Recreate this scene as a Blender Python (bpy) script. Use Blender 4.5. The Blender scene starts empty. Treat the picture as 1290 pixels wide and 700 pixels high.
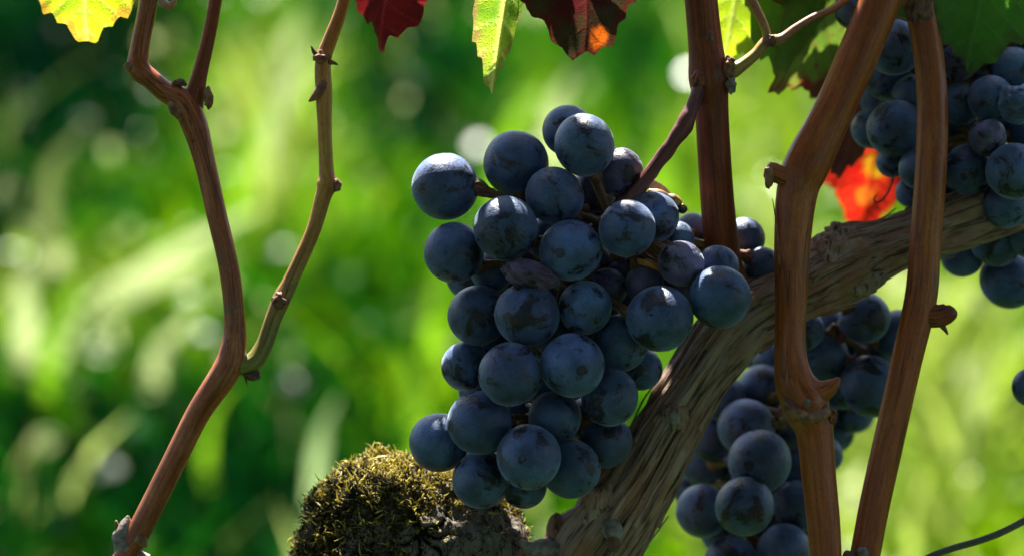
import bpy, math, random
import numpy as np
from mathutils import Vector, Matrix

# ------------------------------------------------------------------ camera, world, sun
sc = bpy.context.scene
COL = sc.collection
rad = math.radians
random.seed(7)
rng = np.random.default_rng(7)

CAM_H, PITCH, FOC, D0 = 0.80, rad(14.0), 90.0, 0.565
K = (36.0 / FOC) / 1290.0            # metres per photo pixel per metre of depth
U = K * D0                           # one photo pixel at the focus distance
CO = np.array([0, 0, CAM_H])
RX = np.array([1.0, 0, 0])
FW = np.array([0, math.cos(PITCH), -math.sin(PITCH)])
UP = np.array([0, math.sin(PITCH), math.cos(PITCH)])

cam_d = bpy.data.cameras.new('camera')
cam_d.lens, cam_d.sensor_width = FOC, 36.0
cam_d.clip_start, cam_d.clip_end = 0.02, 2000
cam_d.dof.use_dof = True
cam_d.dof.focus_distance = D0 - 0.004
cam_d.dof.aperture_fstop = 9.4
cam_d.dof.aperture_blades = 0
cam = bpy.data.objects.new('camera', cam_d)
COL.objects.link(cam)
cam.location = CO
cam.rotation_euler = (rad(90) - PITCH, 0, 0)
sc.camera = cam

SUN_EL, SUN_AZ = rad(50), rad(-9)
LS = np.array([math.sin(SUN_AZ) * math.cos(SUN_EL), math.cos(SUN_AZ) * math.cos(SUN_EL), math.sin(SUN_EL)])
w = bpy.data.worlds.new('World'); sc.world = w; w.use_nodes = True
wn = w.node_tree
bg = wn.nodes['Background']
sky = wn.nodes.new('ShaderNodeTexSky')
sky.sky_type = 'NISHITA'; sky.sun_disc = False
sky.sun_elevation = SUN_EL; sky.sun_rotation = SUN_AZ
wn.links.new(sky.outputs[0], bg.inputs[0])
bg.inputs[1].default_value = 0.05
sun_d = bpy.data.lights.new('sun', 'SUN')
sun_d.energy, sun_d.angle, sun_d.color = 5.0, rad(0.5), (1.0, 0.94, 0.84)
sun = bpy.data.objects.new('sun', sun_d); COL.objects.link(sun)
sun.rotation_euler = Vector(-LS).to_track_quat('-Z', 'Y').to_euler()
sc.view_settings.view_transform = 'Standard'
sc.view_settings.look = 'None'
sc.view_settings.exposure = 2.25
sc.view_settings.gamma = 1.0
sc.view_settings.use_curve_mapping = False
sc.cycles.use_denoising = True
sc.cycles.max_bounces = 8
sc.cycles.transmission_bounces = 6
sc.cycles.transparent_max_bounces = 8
sc.cycles.sample_clamp_indirect = 6.0
sc.cycles.caustics_reflective = False
sc.cycles.caustics_refractive = False

# ------------------------------------------------------------------ helpers
def P(px, py, dz=0.0):
    """A point of the place: photo pixel and depth behind the focus plane in photo pixels."""
    d = D0 + dz * U
    return CO + RX * ((px - 645) * K * d) + UP * ((350 - py) * K * d) + FW * d

def project(p):
    q = np.asarray(p) - CO
    d = q @ FW
    d = np.where(d < 0.05, 0.05, d)
    return 645 + (q @ RX) / (K * d), 350 - (q @ UP) / (K * d), d

def _hash(ix, iy, iz):
    h = (ix * 374761393 + iy * 668265263 + iz * 2147483647 * 3 + iz * 1274126177) & 0xffffffff
    h = ((h ^ (h >> 13)) * 1274126177) & 0xffffffff
    h = (h ^ (h >> 16)) & 0xffffffff
    return h.astype(np.float64) / 4294967295.0 * 2 - 1

def vn(p):
    p = np.asarray(p, dtype=np.float64)
    i = np.floor(p).astype(np.int64); f = p - i
    f = f * f * (3 - 2 * f)
    r = 0
    for a in (0, 1):
        for b in (0, 1):
            for c in (0, 1):
                wt = (f[..., 0] if a else 1 - f[..., 0]) * (f[..., 1] if b else 1 - f[..., 1]) * (f[..., 2] if c else 1 - f[..., 2])
                r = r + wt * _hash(i[..., 0] + a, i[..., 1] + b, i[..., 2] + c)
    return r

def fbm(p, octs=4):
    p = np.asarray(p, dtype=np.float64); s = 0; a = 1.0
    for o in range(octs):
        s = s + a * vn(p * 2 ** o + o * 17.3); a *= 0.5
    return s

WM = {}
def link(o, parent=None, world=None):
    """Link an object; 'world' is its world matrix, remembered so that parts can be placed in its space."""
    COL.objects.link(o)
    world = world or Matrix.Identity(4)
    WM[o] = world
    if parent is not None:
        o.parent = parent
        o.matrix_basis = WM[parent].inverted() @ world
    else:
        o.matrix_basis = world
    return o

def tag(o, label=None, cat=None, group=None, kind=None):
    if label: o['label'] = label
    if cat: o['category'] = cat
    if group: o['group'] = group
    if kind: o['kind'] = kind
    return o

def thing(name, loc, label, cat, group=None):
    o = bpy.data.objects.new(name, None)
    o.empty_display_size = 0.01
    link(o, None, Matrix.Translation(Vector(loc)))
    return tag(o, label, cat, group)

def mesh_obj(name, verts, faces, mat, parent=None, attrs=None, smooth=True, origin=None):
    """verts in world space; the object sits at its parent's place."""
    verts = np.asarray(verts, dtype=np.float64)
    if parent is not None: world = WM[parent]
    else: world = Matrix.Translation(Vector(origin)) if origin is not None else Matrix.Identity(4)
    mi = np.array(world.inverted())
    lv = verts @ mi[:3, :3].T + mi[:3, 3]
    me = bpy.data.meshes.new(name)
    if isinstance(faces, np.ndarray):
        k = faces.shape[1]
        me.vertices.add(len(lv)); me.vertices.foreach_set('co', lv.astype(np.float32).ravel())
        me.loops.add(faces.size); me.loops.foreach_set('vertex_index', faces.astype(np.int32).ravel())
        me.polygons.add(len(faces))
        me.polygons.foreach_set('loop_start', np.arange(0, faces.size, k, dtype=np.int32))
        me.update(calc_edges=True); me.validate()
    else:
        me.from_pydata(lv.tolist(), [], faces)
    for an, (typ, data) in (attrs or {}).items():
        at = me.attributes.new(an, typ, 'POINT')
        key = {'FLOAT': 'value', 'FLOAT_VECTOR': 'vector', 'FLOAT_COLOR': 'color'}[typ]
        at.data.foreach_set(key, np.asarray(data, dtype=np.float32).ravel())
    if smooth: me.polygons.foreach_set('use_smooth', np.ones(len(me.polygons), dtype=bool))
    me.materials.append(mat)
    o = bpy.data.objects.new(name, me)
    return link(o, parent, world)

def catmull(pts, n):
    pts = np.asarray(pts, dtype=np.float64)
    p = np.vstack([2 * pts[0] - pts[1], pts, 2 * pts[-1] - pts[-2]])
    m = len(pts) - 1
    seg = np.linalg.norm(np.diff(pts[:, :3], axis=0), axis=1); cum = np.r_[0, np.cumsum(seg)]
    s = np.linspace(0, cum[-1], n)
    i = np.clip(np.searchsorted(cum, s, side='right') - 1, 0, m - 1)
    t = ((s - cum[i]) / seg[i])[:, None]
    a, b, c, d = p[i], p[i + 1], p[i + 2], p[i + 3]
    return 0.5 * (2 * b + (c - a) * t + (2 * a - 5 * b + 4 * c - d) * t * t + (3 * b - a - 3 * c + d) * t ** 3), s

def tube_geo(ctrl, nseg, nside, disp=None, flat=None):
    """ctrl: rows of world x, y, z, radius."""
    c, s = catmull(ctrl, nseg)
    pos, r = c[:, :3], np.maximum(c[:, 3], 1e-5)
    tan = np.gradient(pos, axis=0); tan /= np.linalg.norm(tan, axis=1)[:, None]
    ref = np.array([0.3, -0.9, 0.2]); n0 = np.cross(tan[0], ref); n0 /= np.linalg.norm(n0)
    N = [n0]
    for k in range(1, nseg):
        v = N[-1] - tan[k] * (N[-1] @ tan[k]); N.append(v / np.linalg.norm(v))
    N = np.array(N); B = np.cross(tan, N)
    a = np.linspace(0, 2 * math.pi, nside, endpoint=False)
    ca, sa = np.cos(a), np.sin(a)
    tc = np.stack([np.outer(r, ca), np.outer(r, sa), np.repeat(s[:, None], nside, 1)], -1)
    rr = np.repeat(r[:, None], nside, 1)
    if disp is not None: rr = rr + disp(tc, r[:, None], a[None, :], s[:, None])
    fl = 1.0 if flat is None else flat
    v = pos[:, None, :] + rr[..., None] * (ca[None, :, None] * N[:, None, :] + fl * sa[None, :, None] * B[:, None, :])
    v = v.reshape(-1, 3)
    i = np.arange(nseg - 1)[:, None] * nside; j = np.arange(nside)[None, :]; j2 = (j + 1) % nside
    f = np.stack([i + j, i + j2, i + nside + j2, i + nside + j], -1).reshape(-1, 4).tolist()
    nv = len(v)
    v = np.vstack([v, pos[0] - tan[0] * r[0] * 0.25, pos[-1] + tan[-1] * r[-1] * 0.25])
    tcf = np.vstack([tc.reshape(-1, 3), [0, 0, s[0]], [0, 0, s[-1]]])
    for k in range(nside):
        k2 = (k + 1) % nside
        f.append([k2, k, nv]); f.append([(nseg - 1) * nside + k, (nseg - 1) * nside + k2, nv + 1])
    tt = np.r_[np.repeat(np.linspace(0, 1, nseg), nside), 0, 1]
    return v, f, tcf, tt

def tube(name, ctrl, mat, parent, nseg=60, nside=20, disp=None, flat=None, label=None):
    v, f, tc, tt = tube_geo(ctrl, nseg, nside, disp, flat)
    o = mesh_obj(name, v, f, mat, parent, {'tc': ('FLOAT_VECTOR', tc), 'along': ('FLOAT', tt)})
    if label: o['label'] = label
    return o

def path(rows, dz=None):
    """rows of (px, py, r_px[, dz]) in photo pixels -> world control rows."""
    out = []
    for row in rows:
        z = row[3] if len(row) > 3 else dz
        d = D0 + z * U
        out.append(np.r_[P(row[0], row[1], z), row[2] * K * d])
    return np.array(out)

# ------------------------------------------------------------------ materials
def new_mat(name):
    m = bpy.data.materials.new(name); m.use_nodes = True
    nt = m.node_tree
    return m, nt, nt.nodes['Principled BSDF'], nt.nodes['Material Output']

class NB:
    def __init__(s, nt): s.nt = nt
    def n(s, t, **kw):
        nd = s.nt.nodes.new(t)
        for k, v in kw.items(): setattr(nd, k, v)
        return nd
    def L(s, a, b): s.nt.links.new(a, b)
    def put(s, sock, v):
        if isinstance(v, bpy.types.NodeSocket): s.L(v, sock)
        else: sock.default_value = v
    def attr(s, name, typ='GEOMETRY'):
        return s.n('ShaderNodeAttribute', attribute_name=name, attribute_type=typ)
    def noise(s, vec, scale, detail=4, rough=0.55, dist=0.0):
        nd = s.n('ShaderNodeTexNoise')
        if vec is not None: s.L(vec, nd.inputs['Vector'])
        nd.inputs['Scale'].default_value = scale; nd.inputs['Detail'].default_value = detail
        nd.inputs['Roughness'].default_value = rough; nd.inputs['Distortion'].default_value = dist
        return nd.outputs['Fac']
    def voro(s, vec, scale, feature='F1', rnd=1.0):
        nd = s.n('ShaderNodeTexVoronoi', feature=feature)
        s.L(vec, nd.inputs['Vector']); nd.inputs['Scale'].default_value = scale
        nd.inputs['Randomness'].default_value = rnd
        return nd.outputs['Distance']
    def ramp(s, fac, a, b, lo=0.0, hi=1.0):
        nd = s.n('ShaderNodeMapRange', interpolation_type='SMOOTHSTEP')
        s.put(nd.inputs['Value'], fac)
        nd.inputs['From Min'].default_value = a; nd.inputs['From Max'].default_value = b
        nd.inputs['To Min'].default_value = lo; nd.inputs['To Max'].default_value = hi
        return nd.outputs['Result']
    def math(s, op, a, b=0.0):
        nd = s.n('ShaderNodeMath', operation=op); s.put(nd.inputs[0], a); s.put(nd.inputs[1], b)
        return nd.outputs[0]
    def mix(s, fac, a, b, blend='MIX'):
        nd = s.n('ShaderNodeMix', data_type='RGBA', blend_type=blend)
        s.put(nd.inputs['Factor'], fac)
        ia, ib = [i for i in nd.inputs if i.type == 'RGBA']
        s.put(ia, (*a, 1) if isinstance(a, tuple) and len(a) == 3 else a)
        s.put(ib, (*b, 1) if isinstance(b, tuple) and len(b) == 3 else b)
        return [o for o in nd.outputs if o.type == 'RGBA'][0]
    def vmap(s, vec, scale=(1, 1, 1), loc=None):
        nd = s.n('ShaderNodeMapping'); s.L(vec, nd.inputs['Vector'])
        nd.inputs['Scale'].default_value = scale
        if loc is not None: s.put(nd.inputs['Location'], loc)
        return nd.outputs[0]
    def bump(s, h, strength, dist, bsdf, prev=None):
        nd = s.n('ShaderNodeBump'); s.L(h, nd.inputs['Height'])
        nd.inputs['Strength'].default_value = strength; nd.inputs['Distance'].default_value = dist
        if prev is not None: s.L(prev, nd.inputs['Normal'])
        if bsdf is not None: s.L(nd.outputs[0], bsdf.inputs['Normal'])
        return nd.outputs[0]

def grape_mat():
    m, nt, b, out = new_mat('grape_skin'); g = NB(nt)
    tc = g.n('ShaderNodeTexCoord').outputs['Object']
    oi = g.n('ShaderNodeObjectInfo')
    off = g.n('ShaderNodeCombineXYZ')
    for i, k in enumerate((37.0, 91.0, 53.0)):
        g.L(g.math('MULTIPLY', oi.outputs['Random'], k), off.inputs[i])
    add = g.n('ShaderNodeVectorMath', operation='ADD'); g.L(tc, add.inputs[0]); g.L(off.outputs[0], add.inputs[1])
    v = add.outputs[0]
    broad = g.ramp(g.noise(v, 1.3, 3), 0.32, 0.68, 0.42, 1.0)
    rub = g.ramp(g.noise(v, 1.0, 6, 0.66, 0.5), 0.50, 0.62)                 # rubbed patches
    scr = g.ramp(g.noise(g.vmap(v, (3.2, 0.9, 0.9)), 2.3, 5, 0.7), 0.64, 0.70)   # scratches
    spk = g.ramp(g.noise(v, 26, 3, 0.7), 0.36, 0.60, 0.55, 1.0)                # powder grain
    dots = g.ramp(g.voro(v, 9.5), 0.05, 0.13)                                # dark specks
    dotm = g.ramp(g.noise(v, 2.4, 2), 0.38, 0.5, 0.0, 1.0)
    dots = g.math('MAXIMUM', dots, g.math('SUBTRACT', 1.0, dotm))
    flecks = g.ramp(g.voro(g.vmap(v, (1, 1, 1), (5.1, 2.2, 8.7)), 7.0), 0.035, 0.06, 1.0, 0.0)
    sep = g.n('ShaderNodeSeparateXYZ'); g.L(tc, sep.inputs[0])
    scar = g.ramp(g.math('ADD', sep.outputs['Z'], g.math('MULTIPLY', g.noise(v, 9, 3), 0.03)), -0.9993, -0.9975)
    bl = g.math('MULTIPLY', broad, spk)
    bl = g.math('MULTIPLY', bl, g.ramp(rub, 0, 1, 1.0, 0.10))
    bl = g.math('MULTIPLY', bl, g.ramp(scr, 0, 1, 1.0, 0.4))
    bl = g.math('MULTIPLY', bl, g.ramp(dots, 0, 1, 0.25, 1.0))
    bl = g.math('MULTIPLY', bl, g.math('MAXIMUM', g.ramp(scar, 0, 1, 0.2, 1.0), g.ramp(oi.outputs['Random'], 0.35, 0.4, 1.0, 0.0)))
    skin = g.mix(g.noise(v, 2.0, 3), (0.008, 0.008, 0.012), (0.024, 0.014, 0.014))
    bloom = g.mix(g.noise(v, 1.7, 2), (0.066, 0.138, 0.345), (0.104, 0.176, 0.380))
    bloom = g.mix(1.0, bloom, oi.outputs['Color'], 'MULTIPLY')
    col = g.mix(bl, skin, bloom)
    col = g.mix(g.math('MULTIPLY', flecks, 0.7), col, (0.40, 0.38, 0.34))
    g.L(col, b.inputs['Base Color'])
    g.L(g.ramp(bl, 0, 1, 0.27, 0.43), b.inputs['Roughness'])
    b.inputs['IOR'].default_value = 1.4
    g.L(g.math('MULTIPLY', bl, 0.7), b.inputs['Sheen Weight'])
    b.inputs['Sheen Roughness'].default_value = 0.40
    b.inputs['Sheen Tint'].default_value = (0.72, 0.85, 1.0, 1)
    h = g.math('ADD', g.noise(v, 14, 4), g.math('MULTIPLY', g.noise(v, 3, 2), 0.8))
    g.bump(h, 0.18, 0.05, b)
    return m

def cane_mat(name, c1, c2, c3, dark=0.5, rough=0.5, grad=None, stri=1.0):
    """striped woody bark; grad = (colour, from, to) blends towards another colour along the shoot."""
    m, nt, b, out = new_mat(name); g = NB(nt)
    tc = g.attr('tc').outputs['Vector']
    st = g.noise(g.vmap(tc, (1, 1, 0.035)), 1500, 4, 0.6)
    st2 = g.noise(g.vmap(tc, (1, 1, 0.06)), 520, 3, 0.55)
    blot = g.noise(g.vmap(tc, (1, 1, 0.5)), 160, 5, 0.6)
    fine = g.noise(g.vmap(tc, (1, 1, 0.4)), 2600, 3, 0.6)
    col = g.mix(g.ramp(st2, 0.35, 0.65), c1, c2)
    col = g.mix(g.ramp(blot, 0.45, 0.72), col, c3)
    if grad:
        al = g.attr('along').outputs['Fac']
        wob = g.math('ADD', al, g.math('MULTIPLY', g.math('SUBTRACT', blot, 0.5), 0.25))
        col = g.mix(g.ramp(wob, grad[1], grad[2]), col, grad[0])
    k = g.math('MULTIPLY', g.ramp(st, 0.40, 0.60, dark, 1.0), g.ramp(fine, 0.3, 0.6, 0.78, 1.05))
    col = g.mix(1.0, col, k, 'MULTIPLY')
    ck = g.math('ABSOLUTE', g.math('SUBTRACT', g.noise(g.vmap(tc, (1, 1, 0.03)), 430, 3, 0.5, 0.3), 0.5))
    ckm = g.ramp(g.noise(g.vmap(tc, (1, 1, 0.25)), 120, 3), 0.46, 0.58)
    col = g.mix(g.math('MULTIPLY', g.ramp(ck, 0.004, 0.022, 0.8, 0.0), ckm), col, tuple(x * 0.18 for x in c2))
    grime = g.math('MULTIPLY', g.ramp(g.noise(tc, 210, 5, 0.7), 0.54, 0.66, 0.0, 0.55), g.ramp(g.noise(tc, 45, 2), 0.45, 0.6))
    col = g.mix(grime, col, (0.11, 0.085, 0.065))
    lent = g.ramp(g.voro(g.vmap(tc, (1, 1, 0.45)), 700), 0.10, 0.20, 0.75, 0.0)
    lent = g.math('MULTIPLY', lent, g.ramp(g.noise(tc, 260, 2), 0.5, 0.62))
    col = g.mix(lent, col, tuple(x * 0.25 for x in c1))
    g.L(col, b.inputs['Base Color'])
    g.L(g.ramp(blot, 0.3, 0.7, rough - 0.10, rough + 0.12), b.inputs['Roughness'])
    b.inputs['Specular IOR Level'].default_value = 0.32
    h = g.math('ADD', g.math('MULTIPLY', st, stri), g.math('ADD', g.math('MULTIPLY', st2, 0.7), g.math('MULTIPLY', fine, 0.3)))
    h = g.math('SUBTRACT', h, g.math('MULTIPLY', g.math('MULTIPLY', g.ramp(ck, 0.004, 0.03, 1.0, 0.0), ckm), 0.9))
    g.bump(h, 0.45, 0.0003, b)
    return m

def bark_mat(name, pale, brown, dark, sc_=1.0):
    m, nt, b, out = new_mat(name); g = NB(nt)
    tc = g.attr('tc').outputs['Vector']
    hgt = g.attr('hgt').outputs['Fac']
    fib = g.noise(g.vmap(tc, (1, 1, 0.09)), 950 * sc_, 5, 0.62, 0.4)
    fib2 = g.noise(g.vmap(tc, (1, 1, 0.12)), 260 * sc_, 4, 0.6, 0.6)
    grit = g.noise(g.vmap(tc, (1, 1, 0.7)), 2600 * sc_, 4, 0.7)
    blot = g.noise(tc, 75 * sc_, 4, 0.6)
    col = g.mix(g.ramp(blot, 0.38, 0.62), brown, pale)
    col = g.mix(g.ramp(fib2, 0.46, 0.66), col, tuple((p + q) * 0.42 for p, q in zip(pale, brown)))
    col = g.mix(g.ramp(fib, 0.36, 0.52, 0.85, 0.0), col, dark)
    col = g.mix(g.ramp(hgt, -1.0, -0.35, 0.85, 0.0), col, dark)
    lich = g.math('MULTIPLY', g.ramp(grit, 0.52, 0.64), g.ramp(g.noise(tc, 130 * sc_, 3), 0.48, 0.6))
    col = g.mix(g.math('MULTIPLY', lich, 0.6), col, (0.30, 0.31, 0.22))
    g.L(col, b.inputs['Base Color'])
    b.inputs['Roughness'].default_value = 0.78
    b.inputs['Specular IOR Level'].default_value = 0.3
    h = g.math('ADD', g.math('MULTIPLY', fib, 1.0), g.math('ADD', g.math('MULTIPLY', fib2, 1.0), g.math('MULTIPLY', grit, 0.35)))
    g.bump(h, 0.9, 0.0012, b)
    return m

def leaf_mat(name, c1, c2, vein, edge=None, trans=0.55, spots=None, rough=0.42, bl_scale=4.0, patch=(0.42, 0.6), glow=()):
    m, nt, b, out = new_mat(name); g = NB(nt)
    lf = g.attr('lf').outputs['Vector']
    ve = g.attr('vein').outputs['Fac']; ed = g.attr('edge').outputs['Fac']
    big = g.noise(lf, bl_scale, 4, 0.6)
    cells = g.voro(lf, 46, 'DISTANCE_TO_EDGE')
    cells2 = g.voro(lf, 120, 'DISTANCE_TO_EDGE')
    col = g.mix(g.ramp(big, *patch), c1, c2)
    net = g.ramp(cells, 0.0, 0.06, 0.5, 0.0)
    if edge is not None:
        e = g.math('ADD', ed, g.math('MULTIPLY', g.math('SUBTRACT', g.noise(lf, 7, 3), 0.5), 0.45))
        col = g.mix(g.ramp(e, 0.88, 1.04), col, edge)
    if spots is not None:
        col = g.mix(g.ramp(g.noise(lf, 19, 4), 0.60, 0.68), col, spots)
    for gx, gy, gr, gc in glow:  # colour patches: painted sun fleck and a leaf's own yellow heart
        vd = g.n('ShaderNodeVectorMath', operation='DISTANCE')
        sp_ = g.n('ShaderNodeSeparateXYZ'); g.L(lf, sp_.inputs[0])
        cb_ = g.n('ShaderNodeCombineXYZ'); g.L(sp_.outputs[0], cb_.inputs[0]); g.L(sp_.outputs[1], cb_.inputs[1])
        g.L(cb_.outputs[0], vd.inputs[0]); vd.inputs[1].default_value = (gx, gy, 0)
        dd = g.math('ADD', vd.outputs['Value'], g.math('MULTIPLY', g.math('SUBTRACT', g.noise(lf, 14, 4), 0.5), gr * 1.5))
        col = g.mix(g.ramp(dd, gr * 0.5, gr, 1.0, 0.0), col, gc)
    col = g.mix(g.math('MULTIPLY', net, 0.55), col, vein)
    col = g.mix(g.math('MULTIPLY', ve, 0.9), col, vein)
    g.L(col, b.inputs['Base Color'])
    b.inputs['Roughness'].default_value = rough
    b.inputs['IOR'].default_value = 1.4
    h = g.math('ADD', g.math('MULTIPLY', g.ramp(cells, 0.0, 0.12), 0.6), g.math('MULTIPLY', g.ramp(cells2, 0, 0.1), 0.25))
    h = g.math('SUBTRACT', h, g.math('MULTIPLY', ve, 1.2))
    nrm = g.bump(h, 0.6, 0.0006, b)
    tr = g.n('ShaderNodeBsdfTranslucent'); g.L(col, tr.inputs['Color']); g.L(nrm, tr.inputs['Normal'])
    mx = g.n('ShaderNodeMixShader'); mx.inputs[0].default_value = trans
    g.L(b.outputs[0], mx.inputs[1]); g.L(tr.outputs[0], mx.inputs[2]); g.L(mx.outputs[0], out.inputs[0])
    return m

def plain_mat(name, c1, c2, scale=300, rough=0.6, bump=0.3, spec=0.5):
    m, nt, b, out = new_mat(name); g = NB(nt)
    v = g.n('ShaderNodeTexCoord').outputs['Object']
    nz = g.noise(v, scale, 4, 0.6)
    g.L(g.mix(g.ramp(nz, 0.35, 0.65), c1, c2), b.inputs['Base Color'])
    b.inputs['Roughness'].default_value = rough
    g.L(g.math('MULTIPLY', g.attr('col').outputs['Alpha'], spec), b.inputs['Specular IOR Level'])
    g.bump(nz, bump, 0.0005, b)
    return m

def blade_mat(name, trans=0.5, rough=0.36, spec=0.12):
    m, nt, b, out = new_mat(name); g = NB(nt)
    c = g.attr('col').outputs['Color']
    g.L(c, b.inputs['Base Color']); b.inputs['Roughness'].default_value = rough
    g.L(g.math('MULTIPLY', g.attr('col').outputs['Alpha'], spec), b.inputs['Specular IOR Level'])
    tr = g.n('ShaderNodeBsdfTranslucent'); g.L(c, tr.inputs['Color'])
    mx = g.n('ShaderNodeMixShader'); mx.inputs[0].default_value = trans
    g.L(b.outputs[0], mx.inputs[1]); g.L(tr.outputs[0], mx.inputs[2]); g.L(mx.outputs[0], out.inputs[0])
    return m

M_GRAPE = grape_mat()
M_CANE = cane_mat('cane_bark', (0.45, 0.110, 0.026), (0.29, 0.062, 0.017), (0.48, 0.16, 0.045), 0.76, 0.36, stri=0.6)
M_CANE_DARK = cane_mat('dark_cane_bark', (0.30, 0.064, 0.018), (0.17, 0.034, 0.012), (0.34, 0.090, 0.028), 0.62, stri=0.7)
M_CANE_A = cane_mat('glossy_cane_bark', (0.50, 0.140, 0.048), (0.30, 0.075, 0.028), (0.55, 0.20, 0.085), 0.62, 0.33, stri=0.7)
M_SHOOT_B = cane_mat('thin_shoot_bark', (0.58, 0.27, 0.055), (0.42, 0.16, 0.04), (0.60, 0.36, 0.07), 0.7, 0.42,
                     grad=((0.27, 0.25, 0.06), 0.62, 0.95))
M_SHOOT_G = cane_mat('green_brown_shoot', (0.48, 0.42, 0.06), (0.42, 0.26, 0.08), (0.46, 0.30, 0.09), 0.8, 0.4,
                     grad=((0.44, 0.21, 0.11), 0.12, 0.45))
M_STEM = cane_mat('bunch_stem', (0.20, 0.060, 0.050), (0.14, 0.045, 0.045), (0.26, 0.11, 0.08), 0.7, 0.45)
M_PED = cane_mat('pedicel_skin', (0.22, 0.17, 0.05), (0.17, 0.07, 0.04), (0.26, 0.09, 0.06), 0.7, 0.5)
M_BARK = bark_mat('old_vine_bark', (0.50, 0.365, 0.285), (0.37, 0.180, 0.105), (0.040, 0.024, 0.016))
M_STUMP = bark_mat('weathered_wood', (0.20, 0.17, 0.14), (0.11, 0.085, 0.06), (0.014, 0.011, 0.009), 0.8)
M_SPUR = plain_mat('spur_wood', (0.32, 0.15, 0.065), (0.12, 0.048, 0.024), 500, 0.7, 0.6)
M_GREY = plain_mat('grey_dead_wood', (0.30, 0.26, 0.23), (0.12, 0.09, 0.075), 420, 0.7, 0.7)
M_BUD = plain_mat('bud_scales', (0.20, 0.085, 0.045), (0.075, 0.034, 0.022), 700, 0.6, 0.6)

# ------------------------------------------------------------------ ground and meadow
def ground():
    n = 120
    r = np.r_[np.linspace(0, 14, 90), np.geomspace(15, 1200, 31)]
    a = np.linspace(0, 2 * math.pi, n, endpoint=False)
    x = np.outer(r, np.cos(a)); y = np.outer(r, np.sin(a))
    z = 0.02 * vn(np.stack([x * 1.3, y * 1.3, x * 0], -1)) * np.minimum(1, 12 / np.maximum(r, 1))[:, None]
    v = np.stack([x, y, z], -1).reshape(-1, 3)
    i = np.arange(len(r) - 1)[:, None] * n; j = np.arange(n)[None]; j2 = (j + 1) % n
    f = np.stack([i + j, i + n + j, i + n + j2, i + j2], -1).reshape(-1, 4)
    m, nt, b, out = new_mat('meadow_soil'); g = NB(nt)
    tc = g.n('ShaderNodeTexCoord').outputs['Object']
    col = g.mix(g.ramp(g.noise(tc, 3.0, 6, 0.65), 0.35, 0.65), (0.010, 0.030, 0.006), (0.022, 0.055, 0.008))
    col = g.mix(g.ramp(g.noise(tc, 40, 4, 0.7), 0.55, 0.7), col, (0.055, 0.040, 0.022))
    g.L(col, b.inputs['Base Color']); b.inputs['Roughness'].default_value = 0.95; b.inputs['Specular IOR Level'].default_value = 0.0
    g.bump(g.noise(tc, 60, 5, 0.7), 0.8, 0.02, b)
    o = mesh_obj('ground', v, f, m)
    tag(o, kind='structure')
ground()

# patches of the meadow: (photo x, y, spread x, spread y, vigour) - sunny and shaded areas painted into the plant colours
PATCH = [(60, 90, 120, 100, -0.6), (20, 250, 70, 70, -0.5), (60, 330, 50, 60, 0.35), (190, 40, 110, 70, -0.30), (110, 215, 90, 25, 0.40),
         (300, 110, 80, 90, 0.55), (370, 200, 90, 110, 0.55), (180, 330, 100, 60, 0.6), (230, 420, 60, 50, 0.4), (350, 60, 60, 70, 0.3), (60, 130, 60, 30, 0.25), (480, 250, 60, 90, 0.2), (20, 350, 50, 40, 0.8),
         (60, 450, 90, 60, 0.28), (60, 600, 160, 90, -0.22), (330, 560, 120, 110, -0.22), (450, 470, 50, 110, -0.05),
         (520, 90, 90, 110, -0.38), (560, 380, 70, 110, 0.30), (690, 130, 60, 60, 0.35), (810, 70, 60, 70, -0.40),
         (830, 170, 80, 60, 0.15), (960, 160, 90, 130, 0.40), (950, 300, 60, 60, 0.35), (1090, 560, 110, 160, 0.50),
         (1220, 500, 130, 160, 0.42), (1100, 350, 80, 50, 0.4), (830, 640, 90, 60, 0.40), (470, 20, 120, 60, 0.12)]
def light_level(px, py):
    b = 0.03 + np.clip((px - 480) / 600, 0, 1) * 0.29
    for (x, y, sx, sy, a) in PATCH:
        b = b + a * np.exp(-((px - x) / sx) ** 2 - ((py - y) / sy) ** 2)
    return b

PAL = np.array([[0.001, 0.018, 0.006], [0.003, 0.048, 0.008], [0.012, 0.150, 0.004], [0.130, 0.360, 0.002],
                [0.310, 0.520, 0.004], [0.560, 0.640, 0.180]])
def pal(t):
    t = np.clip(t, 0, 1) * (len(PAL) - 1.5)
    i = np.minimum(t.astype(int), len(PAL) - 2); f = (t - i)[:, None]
    return 0.54 * (PAL[i] * (1 - f) + PAL[i + 1] * f)

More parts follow.
